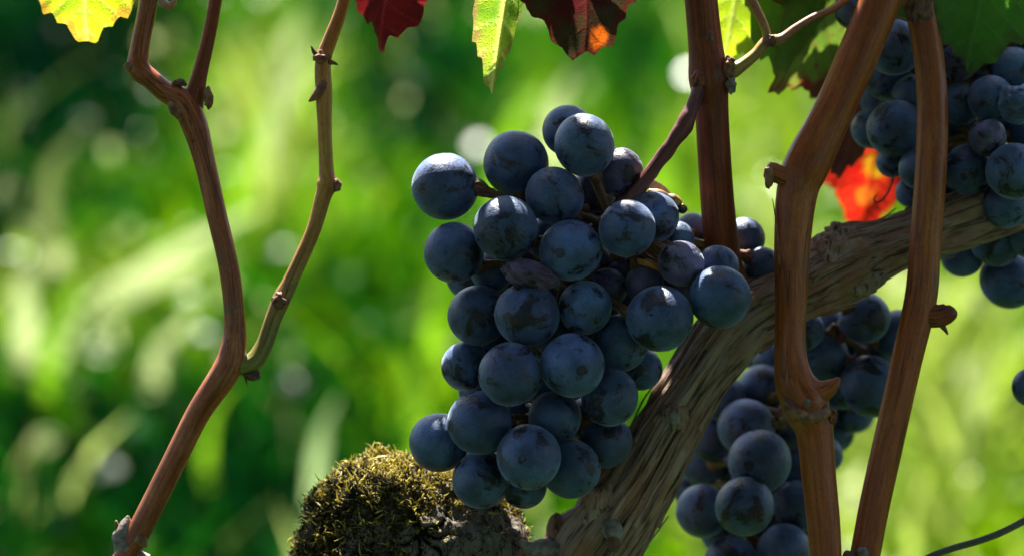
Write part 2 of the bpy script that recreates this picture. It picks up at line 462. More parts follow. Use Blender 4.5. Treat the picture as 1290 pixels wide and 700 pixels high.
def meadow_blades(name, n, dmin, dmax, hlo, hhi, wlo, whi, label, straw=0.03):
    d = dmin * (dmax / dmin) ** rng.random(n)
    half = 0.42 * d + 0.75
    x = (rng.random(n) * 2 - 1) * half; y = d
    h = hlo + (hhi - hlo) * rng.random(n) ** 1.4
    wd = (wlo + (whi - wlo) * rng.random(n))
    mid = np.stack([x, y, h * 0.6], -1)
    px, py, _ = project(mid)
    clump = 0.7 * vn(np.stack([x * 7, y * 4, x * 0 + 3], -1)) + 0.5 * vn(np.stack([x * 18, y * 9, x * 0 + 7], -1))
    t = 0.33 + 1.0 * light_level(px, py) + 0.26 * clump + 0.10 * rng.standard_normal(n)
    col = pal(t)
    st = rng.random(n) < straw
    col[st] = np.array([0.30, 0.38, 0.10]) * (0.7 + 0.5 * rng.random((st.sum(), 1)))
    az = rng.random(n) * 2 * math.pi
    lean = h * (0.15 + 0.75 * rng.random(n))
    dx, dy = np.cos(az) * lean, np.sin(az) * lean
    faz = rng.random(n) * 2 * math.pi
    sx, sy = np.cos(faz), np.sin(faz)
    S = 5
    V = np.zeros((n, S * 2, 3))
    for k in range(S):
        t_ = k / (S - 1)
        wk = wd * (0.75 + 0.6 * t_ - 1.33 * t_ * t_) * 0.5
        cx, cy, cz = x + dx * t_ ** 2, y + dy * t_ ** 2, h * (t_ - 0.18 * t_ * t_)
        V[:, 2 * k] = np.stack([cx - sx * wk, cy - sy * wk, cz], -1)
        V[:, 2 * k + 1] = np.stack([cx + sx * wk, cy + sy * wk, cz + 0.15 * wk], -1)
    base = (np.arange(n) * S * 2)[:, None]
    F = np.concatenate([base + np.array([[2 * k, 2 * k + 1, 2 * k + 3, 2 * k + 2]]) for k in range(S - 1)], 0)
    C = np.repeat(np.c_[col, np.ones(n)], S * 2, 0)
    o = mesh_obj(name, V.reshape(-1, 3), F, M_BLADE, None, {'col': ('FLOAT_COLOR', C)}, origin=(0, 3, 0))
    tag(o, label, 'grass', kind='stuff')

def meadow_weeds(name, n, dmin, dmax, label):
    """small rounded clover and weed leaves, turned every way, some catching the sun"""
    d = dmin * (dmax / dmin) ** rng.random(n)
    half = 0.42 * d + 0.75
    x = (rng.random(n) * 2 - 1) * half; y = d
    z = 0.02 + 0.13 * rng.random(n)
    c = np.stack([x, y, z], -1)
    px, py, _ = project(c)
    t = 0.30 + 0.95 * light_level(px, py) + 0.2 * vn(c * 6) + 0.12 * rng.standard_normal(n)
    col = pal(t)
    r = (0.004 + 0.008 * rng.random(n)) * (0.7 + 0.15 * d)
    pl = rng.random(n) < np.where(t > 0.48, 0.07, 0.012)
    r[pl] *= 1.6; col[pl] = np.array([0.40, 0.46, 0.20])  # larger pale leaves stand in for soft glints of light
    nr = rng.standard_normal((n, 3)); nr[:, 2] = np.abs(nr[:, 2]) * 1.3 + 0.2
    nr /= np.linalg.norm(nr, axis=1)[:, None]
    t1 = np.cross(nr, rng.standard_normal((n, 3))); t1 /= np.linalg.norm(t1, axis=1)[:, None]
    t2 = np.cross(nr, t1)
    KS = 8
    V = np.zeros((n, KS, 3))
    for k in range(KS):
        a = 2 * math.pi * k / KS
        rr = r * (1 + 0.25 * math.cos(a))
        V[:, k] = c + t1 * (rr * math.cos(a))[:, None] + t2 * (rr * 0.8 * math.sin(a))[:, None] + nr * (rr * 0.12 * math.cos(2 * a))[:, None]
    F = (np.arange(n) * KS)[:, None] + np.arange(KS)[None]
    C = np.repeat(np.c_[col, (rng.random(n) < np.where(t > 0.48, 0.34, 0.16)) * 1.0], KS, 0)
    o = mesh_obj(name, V.reshape(-1, 3), F, M_WEED, None, {'col': ('FLOAT_COLOR', C)}, origin=(0, 3, 0), smooth=False)
    tag(o, label, 'ground cover', kind='stuff')

M_BLADE = blade_mat('grass_blade', 0.55, 0.5, 0.0)
M_WEED = blade_mat('weed_leaf', 0.45, 0.34, 0.6)
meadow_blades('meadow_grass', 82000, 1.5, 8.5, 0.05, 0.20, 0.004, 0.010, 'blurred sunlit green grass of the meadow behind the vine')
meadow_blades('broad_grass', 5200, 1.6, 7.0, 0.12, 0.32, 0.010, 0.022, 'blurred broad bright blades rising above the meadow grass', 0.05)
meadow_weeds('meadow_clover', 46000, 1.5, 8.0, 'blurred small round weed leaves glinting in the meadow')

def long_blades():
    V, F, C = [], [], []; off = 0
    def blade(p0, p1, dist, wpx, col):
        nonlocal off
        dz = (dist - D0) / U
        a, b = P(*p0, dz), P(*p1, dz)
        g0 = np.array([a[0], a[1] + 0.05, 0.0])
        c, _ = catmull(np.array([np.r_[g0, 1], np.r_[a, 1], np.r_[a * .5 + b * .5 + UP * .012, 1], np.r_[b, 1]]), 14)
        wd = wpx * K * dist * 0.5 * np.sin(np.linspace(0.5, math.pi * 0.97, 14))
        tn = np.gradient(c[:, :3], axis=0); tn /= np.linalg.norm(tn, axis=1)[:, None]
        sd = np.cross(tn, FW + 0.5 * UP); sd /= np.linalg.norm(sd, axis=1)[:, None]
        v = np.stack([c[:, :3] - sd * wd[:, None], c[:, :3] + FW * 0.002, c[:, :3] + sd * wd[:, None]], 1).reshape(-1, 3)
        for k in range(13):
            for j in range(2): F.append([off + 3 * k + j, off + 3 * k + j + 1, off + 3 * k + j + 4, off + 3 * k + j + 3])
        V.append(v); C.append(np.repeat([[*col, 1.0]], len(v), 0)); off += len(v)
    pale, lime, straw = (0.34, 0.41, 0.17), (0.16, 0.34, 0.01), (0.10, 0.13, 0.04)
    for q in (((90, 420), (330, 262), 2.6, 34, pale), ((140, 395), (300, 320), 2.7, 26, pale), ((60, 240), (120, 150), 2.9, 24, straw),
              ((345, 120), (380, 10), 4.2, 26, pale), ((330, 190), (400, 60), 3.4, 30, pale), ((300, 240), (345, 120), 3.2, 26, lime), ((385, 290), (420, 190), 3.0, 34, lime),
              ((400, 590), (425, 500), 2.0, 34, (0.25, 0.36, 0.14)), ((30, 385), (45, 330), 2.5, 46, pale), ((60, 470), (110, 330), 2.4, 26, lime), ((530, 550), (500, 440), 2.2, 40, lime),
              ((190, 470), (250, 400), 2.5, 30, pale), ((640, 190), (690, 100), 3.0, 36, lime), ((700, 150), (720, 95), 3.4, 36, pale), ((260, 560), (300, 480), 2.2, 20, lime),
              ((545, 420), (560, 330), 2.4, 30, lime), ((1120, 640), (1150, 520), 2.2, 30, lime), ((1210, 600), (1250, 470), 2.3, 26, pale), ((830, 240), (845, 150), 3.0, 36, lime)):
        blade(*q)
    o = mesh_obj('long_grass', np.vstack(V), F, blade_mat('long_blade', 0.5, 0.4, 0.4), None, {'col': ('FLOAT_COLOR', np.vstack(C))}, origin=(0, 2.5, 0))
    tag(o, 'blurred long pale and lime blades arching over the meadow', 'grass', kind='stuff')
long_blades()

# ------------------------------------------------------------------ old vine arm
def bark_disp(amp, seed, knots=()):
    def f(tc, r, a, s):
        q = np.stack([tc[..., 0] * 150, tc[..., 1] * 150, tc[..., 2] * 14 + seed], -1)
        tw = np.stack([tc[..., 0] * 60, tc[..., 1] * 60, tc[..., 2] * 25 + seed], -1)
        warp = vn(tw)[..., None] * np.array([0.9, 0.9, 0.3])
        ridg = 1 - np.abs(fbm(q + warp, 3)) * 1.6
        fine = fbm(np.stack([tc[..., 0] * 620, tc[..., 1] * 620, tc[..., 2] * 45 + seed], -1), 2)
        lump = vn(np.stack([tc[..., 0] * 45, tc[..., 1] * 45, tc[..., 2] * 45 + seed], -1))
        deep = np.clip(0.35 - np.abs(fbm(q * 0.55 + warp + 9, 2)), 0, 0.35) / 0.35
        h = 0.50 * (ridg - 0.5) + 0.28 * fine - 0.5 * deep ** 2
        f.h = h
        d = r * amp * h + r * 0.16 * lump
        for (ks, ka, kw, kh) in knots:
            da = np.angle(np.exp(1j * (a - ka)))
            g2 = ((s - ks) / kw) ** 2 + (da * r / kw) ** 2
            d = d + kh * np.exp(-g2) - kh * 0.55 * np.exp(-g2 * 9)
        return d
    return f

ARM = path([(690, 790, 52, 75), (728, 715, 50, 70), (770, 655, 49, 72), (812, 588, 44, 76), (855, 512, 44, 82),
            (895, 450, 43, 88), (940, 400, 39, 95), (1000, 366, 38, 104), (1060, 334, 43, 112), (1110, 313, 35, 120),
            (1170, 292, 33, 132), (1240, 268, 33, 148), (1330, 235, 33, 170), (1420, 200, 33, 190)])
arm = thing('old_vine', P(690, 790, 75), 'thick gnarled grey-brown vine arm with shreddy bark rising from lower centre to the right', 'vine branch')
bd = bark_disp(0.32, 3.1)
v, f, tc, tt = tube_geo(ARM, 760, 200, bd)
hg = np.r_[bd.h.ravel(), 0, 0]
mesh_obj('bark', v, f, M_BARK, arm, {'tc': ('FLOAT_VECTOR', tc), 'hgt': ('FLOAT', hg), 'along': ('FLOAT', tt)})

def lump(name, ctr, rads, mat, parent, seed=0, amp=0.25, freq=1.6, n=28, label=None, axis=None):
    """a rough knob: noise-displaced ellipsoid in camera-aligned axes (right, up, away) given in photo pixels"""
    th = np.linspace(0, math.pi, n); ph = np.linspace(0, 2 * math.pi, 2 * n, endpoint=False)
    x = np.outer(np.sin(th), np.cos(ph)); y = np.outer(np.cos(th), np.ones_like(ph)); z = np.outer(np.sin(th), np.sin(ph))
    s = np.stack([x, y, z], -1)
    rr = 1 + amp * fbm(s * freq + seed, 3)
    d = D0 + ctr[2] * U
    e = s * rr[..., None] * np.array(rads) * K * d
    if axis is not None:
        ca, sa = math.cos(axis), math.sin(axis)
        e = np.stack([e[..., 0] * ca - e[..., 1] * sa, e[..., 0] * sa + e[..., 1] * ca, e[..., 2]], -1)
    c = P(*ctr)
    v = c + e[..., :1] * RX + e[..., 1:2] * UP + e[..., 2:3] * FW
    m = 2 * n
    i = np.arange(n - 1)[:, None] * m; j = np.arange(m)[None]; j2 = (j + 1) % m
    f = np.stack([i + j, i + j2, i + m + j2, i + m + j], -1).reshape(-1, 4).tolist()
    v = v.reshape(-1, 3)
    o = mesh_obj(name, v, f, mat, parent, {'tc': ('FLOAT_VECTOR', v - c), 'hgt': ('FLOAT', np.zeros(len(v))), 'along': ('FLOAT', np.zeros(len(v)))})
    if label: o['label'] = label
    return o

lump('knot', (848, 524, 44), (17, 15, 12), M_BARK, arm, 2, 0.35)
lump('knot', (850, 527, 30), (7, 8, 6), M_GREY, arm, 5, 0.3)
lump('knot', (1048, 322, 92), (30, 30, 26), M_BARK, arm, 8, 0.38)
lump('knot', (1082, 352, 96), (26, 22, 22), M_BARK, arm, 12, 0.40)
lump('knot', (1060, 297, 104), (20, 13, 16), M_BARK, arm, 15, 0.45)
lump('knot', (760, 640, 42), (26, 30, 24), M_BARK, arm, 31, 0.35)
tube('spur', path([(765, 660, 16, 40), (772, 668, 13, 14), (775, 676, 10, 2)]), M_GREY, arm, 16, 16, label='cut pale stub on the arm')
tube('bud', path([(772, 680, 9, 6), (774, 688, 8, -2), (774, 694, 4, -6)]), M_BUD, arm, 12, 14)
tube('spur', path([(735, 690, 30, 70), (705, 672, 17, 62), (700, 655, 9, 60), (703, 646, 3, 60)]), M_BARK, arm, 24, 18)
tube('spur', path([(730, 715, 26, 60), (690, 694, 17, 45), (668, 690, 9, 40), (655, 682, 4, 38)]), M_GREY, arm, 24, 18, label='pale splintered stub')
# peeling bark fibres
for k in range(64):
    i0 = int(rng.integers(60, 560)); L = int(rng.integers(40, 130)); a0 = int(rng.integers(0, 200))
    pts = []
    for j in range(6):
        i = min(759, i0 + int(L * j / 5)); q = v[i * 200 + (a0 + j // 2) % 200]
        cc = v[i * 200:(i + 1) * 200].mean(0); nrm = (q - cc) / np.linalg.norm(q - cc)
        lift = (0.0001 + 0.0016 * (j / 5.0) ** 3 * rng.random()) if j < 5 else 0.0016 * rng.random()
        pts.append(np.r_[q + nrm * lift, (0.0009 - 0.00015 * j) * (0.4 + 0.8 * rng.random())])
    vv, ff, tcc, ttt = tube_geo(np.array(pts), 24, 6, flat=0.35)
    mesh_obj('bark_strip', vv, ff, M_BARK, arm, {'tc': ('FLOAT_VECTOR', tcc + rng.random(3)), 'hgt': ('FLOAT', np.zeros(len(vv))), 'along': ('FLOAT', ttt)})

# ------------------------------------------------------------------ canes
def cane_disp(amp, seed):
    def f(tc, r, a, s):
        q = np.stack([tc[..., 0] * 260, tc[..., 1] * 260, tc[..., 2] * 9 + seed], -1)
        big = vn(np.stack([tc[..., 0] * 90, tc[..., 1] * 90, tc[..., 2] * 40 + seed], -1))
        return r * (amp * 0.55 * fbm(q, 2) + 0.05 * big)
    return f

# left forked cane
ca = thing('vine_cane', P(150, 712, 0), 'slender glossy brown vine cane with a forked top, alone on the left', 'vine cane', 'upright canes of the vine')
tube('cane_wood', path([(120, 770, 15, 0), (152, 712, 15, 0), (180, 660, 15, 0), (215, 590, 15, 0), (250, 520, 15.5, 0), (283, 470, 18, 0),
                        (293, 445, 17, 0), (296, 405, 13, 0), (289, 340, 12.5, 0), (273, 270, 12.5, 0), (257, 200, 13.5, 0), (244, 155, 17, 0),
                        (230, 128, 17, 0), (208, 115, 14, 1), (190, 100, 13, 2), (175, 86, 14.5, 3), (176, 60, 12, 4),
                        (184, 20, 11.5, 6), (190, -20, 11.5, 8), (196, -70, 11.5, 10)]), M_CANE_A, ca, 220, 32, cane_disp(0.07, 1))
tube('side_shoot', path([(240, 150, 14, 2), (246, 118, 12, 3), (252, 92, 9.5, 4), (261, 55, 8.5, 5), (269, 15, 8, 6), (277, -40, 8, 8)]),
     M_CANE_DARK, ca, 70, 24, cane_disp(0.07, 4), label='thin dark branch of the fork')
tube('side_shoot', path([(300, 458, 15, 4), (317, 457, 13, 4), (332, 436, 11, 8), (344, 402, 10.5, 12), (355, 376, 11.5, 16), (368, 350, 9.5, 20), (394, 292, 9, 26),
                         (407, 248, 10, 28), (412, 232, 12.5, 30), (411, 212, 9, 32), (409, 160, 8.5, 34), (408, 118, 10, 36),
                         (407, 78, 9.5, 38), (416, 50, 8.5, 40), (430, 12, 7.5, 42), (446, -50, 7, 46)][::-1]),
     M_SHOOT_B, ca, 180, 24, cane_disp(0.06, 7), label='thin olive-brown shoot bending up to the right')
lump('bud', (166, 84, -2), (9, 7, 8), M_SPUR, ca, 3, 0.3)
lump('bud', (226, 104, -8), (8, 4, 5), M_BUD, ca, 4, 0.4)
lump('bud', (262, 124, -8), (6, 13, 6), M_SPUR, ca, 6, 0.3)
lump('bud', (221, 138, -12), (7, 13, 6), M_SPUR, ca, 7, 0.35, axis=0.6)
lump('bud', (318, 471, 0), (11, 7, 8), M_BUD, ca, 9, 0.35)
tube('bud', path([(308, 470, 3, -2), (310, 478, 1.5, -4), (311, 484, 0.6, -4)]), M_BUD, ca, 8, 8)
lump('bud', (353, 379, 6), (10, 10, 9), M_BUD, ca, 11, 0.4)
tube('bud', path([(352, 374, 5, 6), (346, 378, 3, 2), (343, 382, 1, 0)]), M_SPUR, ca, 10, 10)
lump('bud', (424, 233, 26), (6, 8, 6), M_SPUR, ca, 13, 0.3)
lump('bud', (404, 72, 30), (9, 8, 8), M_SPUR, ca, 14, 0.5)
tube('bud', path([(402, 72, 5, 30), (396, 66, 3, 28), (392, 58, 1, 28)]), M_BUD, ca, 10, 10)
tube('bud', path([(408, 104, 7, 32), (402, 116, 7, 28), (394, 124, 4, 26), (389, 128, 1, 26)]), M_SPUR, ca, 14, 12)
tube('bud', path([(414, 78, 4, 34), (422, 80, 2, 32), (426, 82, 0.8, 32)]), M_SPUR, ca, 10, 10)
tube('spur', path([(178, 712, 18, 8), (160, 694, 15, 2), (157, 672, 13, 0), (160, 655, 6, 0), (161, 649, 2, 0)]), M_GREY, ca, 30, 18,
     lambda tc, r, a, s: r * 0.28 * fbm(tc * 500, 3), label='broken grey stub at the foot')
tube('spur', path([(152, 690, 6, 2), (149, 668, 4, 0), (146, 655, 1.5, 0)]), M_SPUR, ca, 14, 10)
lump('bud', (177, 680, -10), (8, 9, 8), M_SPUR, ca, 20, 0.3)
# small green curl at the top of the left cane
tube('tendril', path([(202, -8, 3, 0), (206, 4, 5, -4), (214, 8, 5, -6), (219, 2, 4, -4), (216, -6, 3, -2)]), M_SHOOT_G, ca, 26, 12, label='small yellow-green curl')

# dark cane behind the bunch
cc_ = thing('vine_cane', P(914, 350, 80), 'dark red-brown cane behind the front grape bunch, bearing a bent leaf shoot', 'vine cane', 'upright canes of the vine')
tube('cane_wood', path([(926, 372, 22, 92), (913, 335, 23, 78), (906, 280, 22, 60), (900, 200, 21, 44), (896, 130, 21, 34), (893, 98, 25, 30),
                        (889, 60, 21.5, 28), (883, 0, 21, 26), (876, -70, 21, 24)]), M_CANE_DARK, cc_, 150, 36, cane_disp(0.08, 11))
tube('side_shoot', path([(905, 100, 8, 28), (922, 90, 9.5, 24), (935, 82, 8, 26), (952, 68, 7, 30), (966, 53, 7.5, 34), (984, 49, 6.5, 36), (1002, 36, 5.5, 40),
                         (1025, 22, 5, 44), (1048, 12, 5, 48), (1068, -4, 5, 52), (1090, -30, 5, 56)]), M_SHOOT_G, cc_, 110, 20, cane_disp(0.05, 15), label='bent green-brown leaf shoot')
tube('petiole', path([(966, 54, 6, 34), (965, 40, 5.5, 34), (958, 22, 5.5, 36), (946, -2, 6, 38), (938, -20, 6, 40)]), M_SHOOT_G, cc_, 40, 16)
lump('bud', (970, 52, 26), (6, 7, 6), M_BUD, cc_, 24, 0.4)
lump('bud', (917, 84, 18), (9, 13, 9), M_SPUR, cc_, 26, 0.4)
lump('bud', (920, 106, 14), (6, 10, 6), M_GREY, cc_, 27, 0.5)
lump('bud', (893, 45, 6), (5, 8, 4), M_BUD, cc_, 28, 0.3)
lump('bud', (880, 100, 10), (9, 12, 9), M_CANE_DARK, cc_, 29, 0.2)

# big cane right of the bunch
cd = thing('vine_cane', P(1040, 715, 20), 'thick orange-brown cane leaning right at the top, with a swollen node below', 'vine cane', 'upright canes of the vine')
tube('cane_wood', path([(1133, -70, 25, 14), (1110, 0, 25, 14), (1081, 70, 25, 14), (1050, 140, 25.5, 14), (1018, 205, 29, 14), (1005, 240, 26, 14), (999, 300, 22.5, 14),
                        (997, 380, 19.5, 14), (996, 440, 20, 14), (1001, 478, 25, 14), (1013, 502, 30, 16), (1019, 520, 27, 16), (1027, 545, 23, 18),
                        (1032, 600, 21, 20), (1038, 660, 20.5, 22), (1042, 730, 20, 24)]), M_CANE, cd, 260, 40, cane_disp(0.10, 21))
tube('spur', path([(1005, 232, 16, 10), (985, 222, 13, 6), (973, 217, 13, 4), (966, 214, 11, 3)]), M_CANE, cd, 24, 20, cane_disp(0.2, 23), label='short cut spur on the left side')
lump('spur', (969, 223, -4), (6, 14, 8), M_SPUR, cd, 31, 0.3)
tube('spur', path([(1018, 498, 20, 10), (1038, 492, 14, 6), (1050, 484, 9, 4), (1057, 476, 3, 4)]), M_CANE, cd, 24, 20, cane_disp(0.2, 25), label='pointed spur on the right side')
tube('node', path([(990, 500, 6, 2), (997, 515, 9, -6), (1012, 524, 9, -9), (1028, 524, 8, -8), (1042, 516, 7, 0)]), M_SPUR, cd, 30, 16,
     lambda tc, r, a, s: r * 0.22 * fbm(tc * 600, 3))
lump('bud', (1046, 524, 8), (8, 9, 9), M_CANE_DARK, cd, 33, 0.3)
lump('bud', (1017, 507, -14), (4, 5, 3), M_GREY, cd, 34, 0.2)
tube('bark_strip', path([(982, 335, 1.6, 2), (980, 300, 1.4, 0), (976, 268, 0.9, -2), (973, 250, 0.4, -2)]), M_SPUR, cd, 20, 8)

# slim cane furthest right
ce = thing('vine_cane', P(1086, 715, 45), 'slim straight red-brown cane crossing the vine arm, one dark stub on its side', 'vine cane', 'upright canes of the vine')
tube('cane_wood', path([(1148, -70, 20, 50), (1157, 0, 20, 50), (1168, 60, 19.5, 50), (1174, 130, 19.5, 50), (1172, 220, 19.5, 50), (1166, 300, 19.5, 50),
                        (1160, 375, 20.5, 50), (1142, 455, 20, 48), (1121, 550, 19.5, 46), (1102, 635, 19, 46), (1086, 720, 19, 46)]), M_CANE, ce, 200, 36, cane_disp(0.08, 31))
tube('spur', path([(1168, 398, 14, 46), (1184, 398, 13, 42), (1196, 393, 11, 40), (1201, 388, 6, 40)]), M_CANE_DARK, ce, 24, 18, cane_disp(0.3, 33))
tube('spur', path([(1184, 406, 5, 40), (1190, 414, 3, 38), (1194, 421, 1, 38)]), M_BUD, ce, 12, 10)
lump('bud', (1086, 697, 24), (7, 8, 6), M_GREY, ce, 36, 0.3)
lump('bud', (1074, 706, 30), (12, 12, 10), M_BUD, ce, 37, 0.3)
lump('bark_strip', (1158, 8, 31), (15, 22, 5), M_BUD, ce, 39, 0.4, label='dark flaking patch of bark')

# thin twig at the lower right corner
tw = thing('twig', P(1150, 715, 90), 'thin bare grey twig sticking out at the lower right corner', 'twig')
tube('twig_wood', path([(1130, 722, 4, 80), (1170, 701, 4.2, 84), (1200, 690, 4.5, 88), (1235, 680, 4.5, 90), (1270, 666, 4.5, 92), (1330, 634, 4.5, 96)]),
     cane_mat('twig_bark', (0.14, 0.13, 0.10), (0.09, 0.08, 0.06), (0.18, 0.17, 0.13), 0.6, 0.6), tw, 60, 14, cane_disp(0.1, 41))

# ------------------------------------------------------------------ grape bunches
def grape_meshes(n=5):
    out = []
    for k in range(n):
        a, b = 40, 64
        th = np.linspace(0, math.pi, a); ph = np.linspace(0, 2 * math.pi, b, endpoint=False)
        s = np.stack([np.outer(np.sin(th), np.cos(ph)), np.outer(np.sin(th), np.sin(ph)), np.outer(np.cos(th), np.ones(b))], -1)
        rr = 1 + 0.012 * vn(s * 1.4 + k * 9.1) + 0.004 * vn(s * 4 + k)
        rr -= 0.05 * np.exp(-((1 - s[..., 2]) / 0.02)) + 0.018 * np.exp(-((1 + s[..., 2]) / 0.004))
        v = (s * rr[..., None] * np.array([1, 1, 1.025])).reshape(-1, 3)
        i = np.arange(a - 1)[:, None] * b; j = np.arange(b)[None]; j2 = (j + 1) % b
        f = np.stack([i + j, i + b + j, i + b + j2, i + j2], -1).reshape(-1, 4)
        me = bpy.data.meshes.new('grape')
        me.from_pydata(v.tolist(), [], f.tolist())
        me.polygons.foreach_set('use_smooth', np.ones(len(me.polygons), dtype=bool))
        me.materials.append(M_GRAPE); out.append(me)
    return out
GM = grape_meshes()

def shriv_mesh(seed, squash=(1, 1, 1), amp=0.22):
    a, b = 70, 110
    th = np.linspace(0, math.pi, a); ph = np.linspace(0, 2 * math.pi, b, endpoint=False)
    s = np.stack([np.outer(np.sin(th), np.cos(ph)), np.outer(np.sin(th), np.sin(ph)), np.outer(np.cos(th), np.ones(b))], -1)
    q = s * np.array([0.5, 1.5, 1.5]) + seed
    rr = 1 - amp * np.clip(0.55 - np.abs(fbm(q, 2)), 0, 1) ** 1.5 * 1.6 + 0.05 * fbm(s * 3 + seed, 2)
    v = (s * rr[..., None] * np.array(squash)).reshape(-1, 3)
    i = np.arange(a - 1)[:, None] * b; j = np.arange(b)[None]; j2 = (j + 1) % b
    f = np.stack([i + j, i + b + j, i + b + j2, i + j2], -1).reshape(-1, 4)
    me = bpy.data.meshes.new('grape'); me.from_pydata(v.tolist(), [], f.tolist())
    me.polygons.foreach_set('use_smooth', np.ones(len(me.polygons), dtype=bool))
    me.materials.append(M_GRAPE); return me

def relax(gr, full):
    """gr rows: px, py, r, dz. Push grapes apart in depth so that none cuts into another."""
    g = np.array(gr, dtype=float)
    order = g[:, 3].copy()
    g[[len(x) > 5 and x[5] == 'raisin' for x in full], 2] *= 0.4
    for it in range(400):
        moved = 0
        for i in range(len(g)):
            for j in range(i + 1, len(g)):
                dxy = math.hypot(g[i, 0] - g[j, 0], g[i, 1] - g[j, 1]); R = (g[i, 2] + g[j, 2]) * 0.975
                if dxy >= R: continue
                need = math.sqrt(R * R - dxy * dxy); have = abs(g[i, 3] - g[j, 3])
                if have >= need - 0.01: continue
                sh = (need - have) * 0.5 * 0.9
                fr, bk = (i, j) if order[i] < order[j] else (j, i)
                if g[fr, 3] > g[bk, 3]: sh = (need + have) * 0.25
                g[fr, 3] -= sh * 0.7; g[bk, 3] += sh * 1.3; moved += sh
        if moved < 0.5: break
    return g

GRAPES = []      # (world centre, radius) of every grape, per bunch
def bunch(label, root, grapes, rachis, stem_rows, seed, peduncle=None, group='grape bunches on the vine'):
    """grapes: (px, py, r, dz[, tint, kind, facing])"""
    rnd = random.Random(seed)
    t = thing('grape_bunch', root, label, 'grapes', group)
    g = relax([x[:4] for x in grapes], grapes)
    rec = []; GRAPES.append(rec)
    rw = path(stem_rows)
    tube('stem', rw, M_STEM, t, 120, 20, lambda tc, r, a, s: r * 0.14 * fbm(tc * 420, 3))
    rc, _ = catmull(path(rachis), 60)
    for row, src in zip(g, grapes):
        px, py, r, dz = row
        if len(src) > 5 and src[5] == 'raisin': r, dz = src[2:4]
        c = P(px, py, dz); R = r * K * (D0 + dz * U)
        rec.append((c, R))
        tint = src[4] if len(src) > 4 and src[4] else None
        kind = src[5] if len(src) > 5 else None
        k = np.argmin(np.linalg.norm(rc[:, :3] - c, axis=1)); k = max(0, k - 3)
        tgt = rc[k, :3]
        dirn = tgt - c
        if len(src) > 6 and src[6] is not None:
            dirn = RX * src[6][0] + UP * src[6][1] + FW * src[6][2]
        dl = np.linalg.norm(dirn); dirn = dirn / (dl + 1e-9)
        dirn = dirn + np.array([rnd.uniform(-.25, .25) for _ in range(3)]); dirn /= np.linalg.norm(dirn)
        q = Vector(dirn).to_track_quat('Z', 'Y')
        q = q @ Matrix.Rotation(rnd.uniform(0, 6.28), 3, 'Z').to_quaternion()
        sc_ = R * np.array([1, 1, 1]) * (1 + np.array([rnd.uniform(-.03, .03) for _ in range(3)]))
        Mw = Matrix.LocRotScale(Vector(c), q, Vector(sc_))
        if kind == 'raisin': me = shriv_mesh(seed + 3.3, (1, 1, 1), 0.20)
        elif kind == 'dent': me = shriv_mesh(seed + 8.1, (1, 1, 1), 0.26)
        else: me = GM[rnd.randrange(len(GM))]
        o = bpy.data.objects.new('grape', me)
        if kind == 'raisin':
            Mw = Matrix.LocRotScale(Vector(c), Matrix((RX, FW, UP)).transposed().to_quaternion() @ Matrix.Rotation(rad(14), 3, 'Y').to_quaternion(),
                                    Vector((R * 1.0, R * 0.65, R * 0.52)))
            o['label'] = 'shrivelled flat purple grape'
        if kind == 'dent': o['label'] = 'creased shrivelling grape'
        link(o, t, Mw)
        if tint is None:
            x = rnd.uniform(0.70, 1.18); tint = (x * rnd.uniform(0.95, 1.1), x * rnd.uniform(0.94, 1.05), x)
        o.color = (*tint, 1)
        if kind == 'raisin': continue
        # pedicel from the grape's top towards the main stem
        a = c + dirn * R * 0.96
        e = tgt if dl > R * 1.25 else c + dirn * R * 1.35
        if np.linalg.norm(e - a) > 0.016: e = a + (e - a) / np.linalg.norm(e - a) * 0.016
        m1 = a * 0.6 + e * 0.4 + UP * 0.0005
        pr = 0.00085
        tube('pedicel', np.array([np.r_[a, pr * 2.0], np.r_[a + dirn * 0.0009, pr * 1.7], np.r_[a * .8 + e * .2 + UP * .0003, pr], np.r_[m1, pr * 0.85], np.r_[e, pr]]),
             M_PED, o, 22, 10, lambda tc, r_, a_, s: r_ * 0.25 * vn(tc * 1500))
    return t

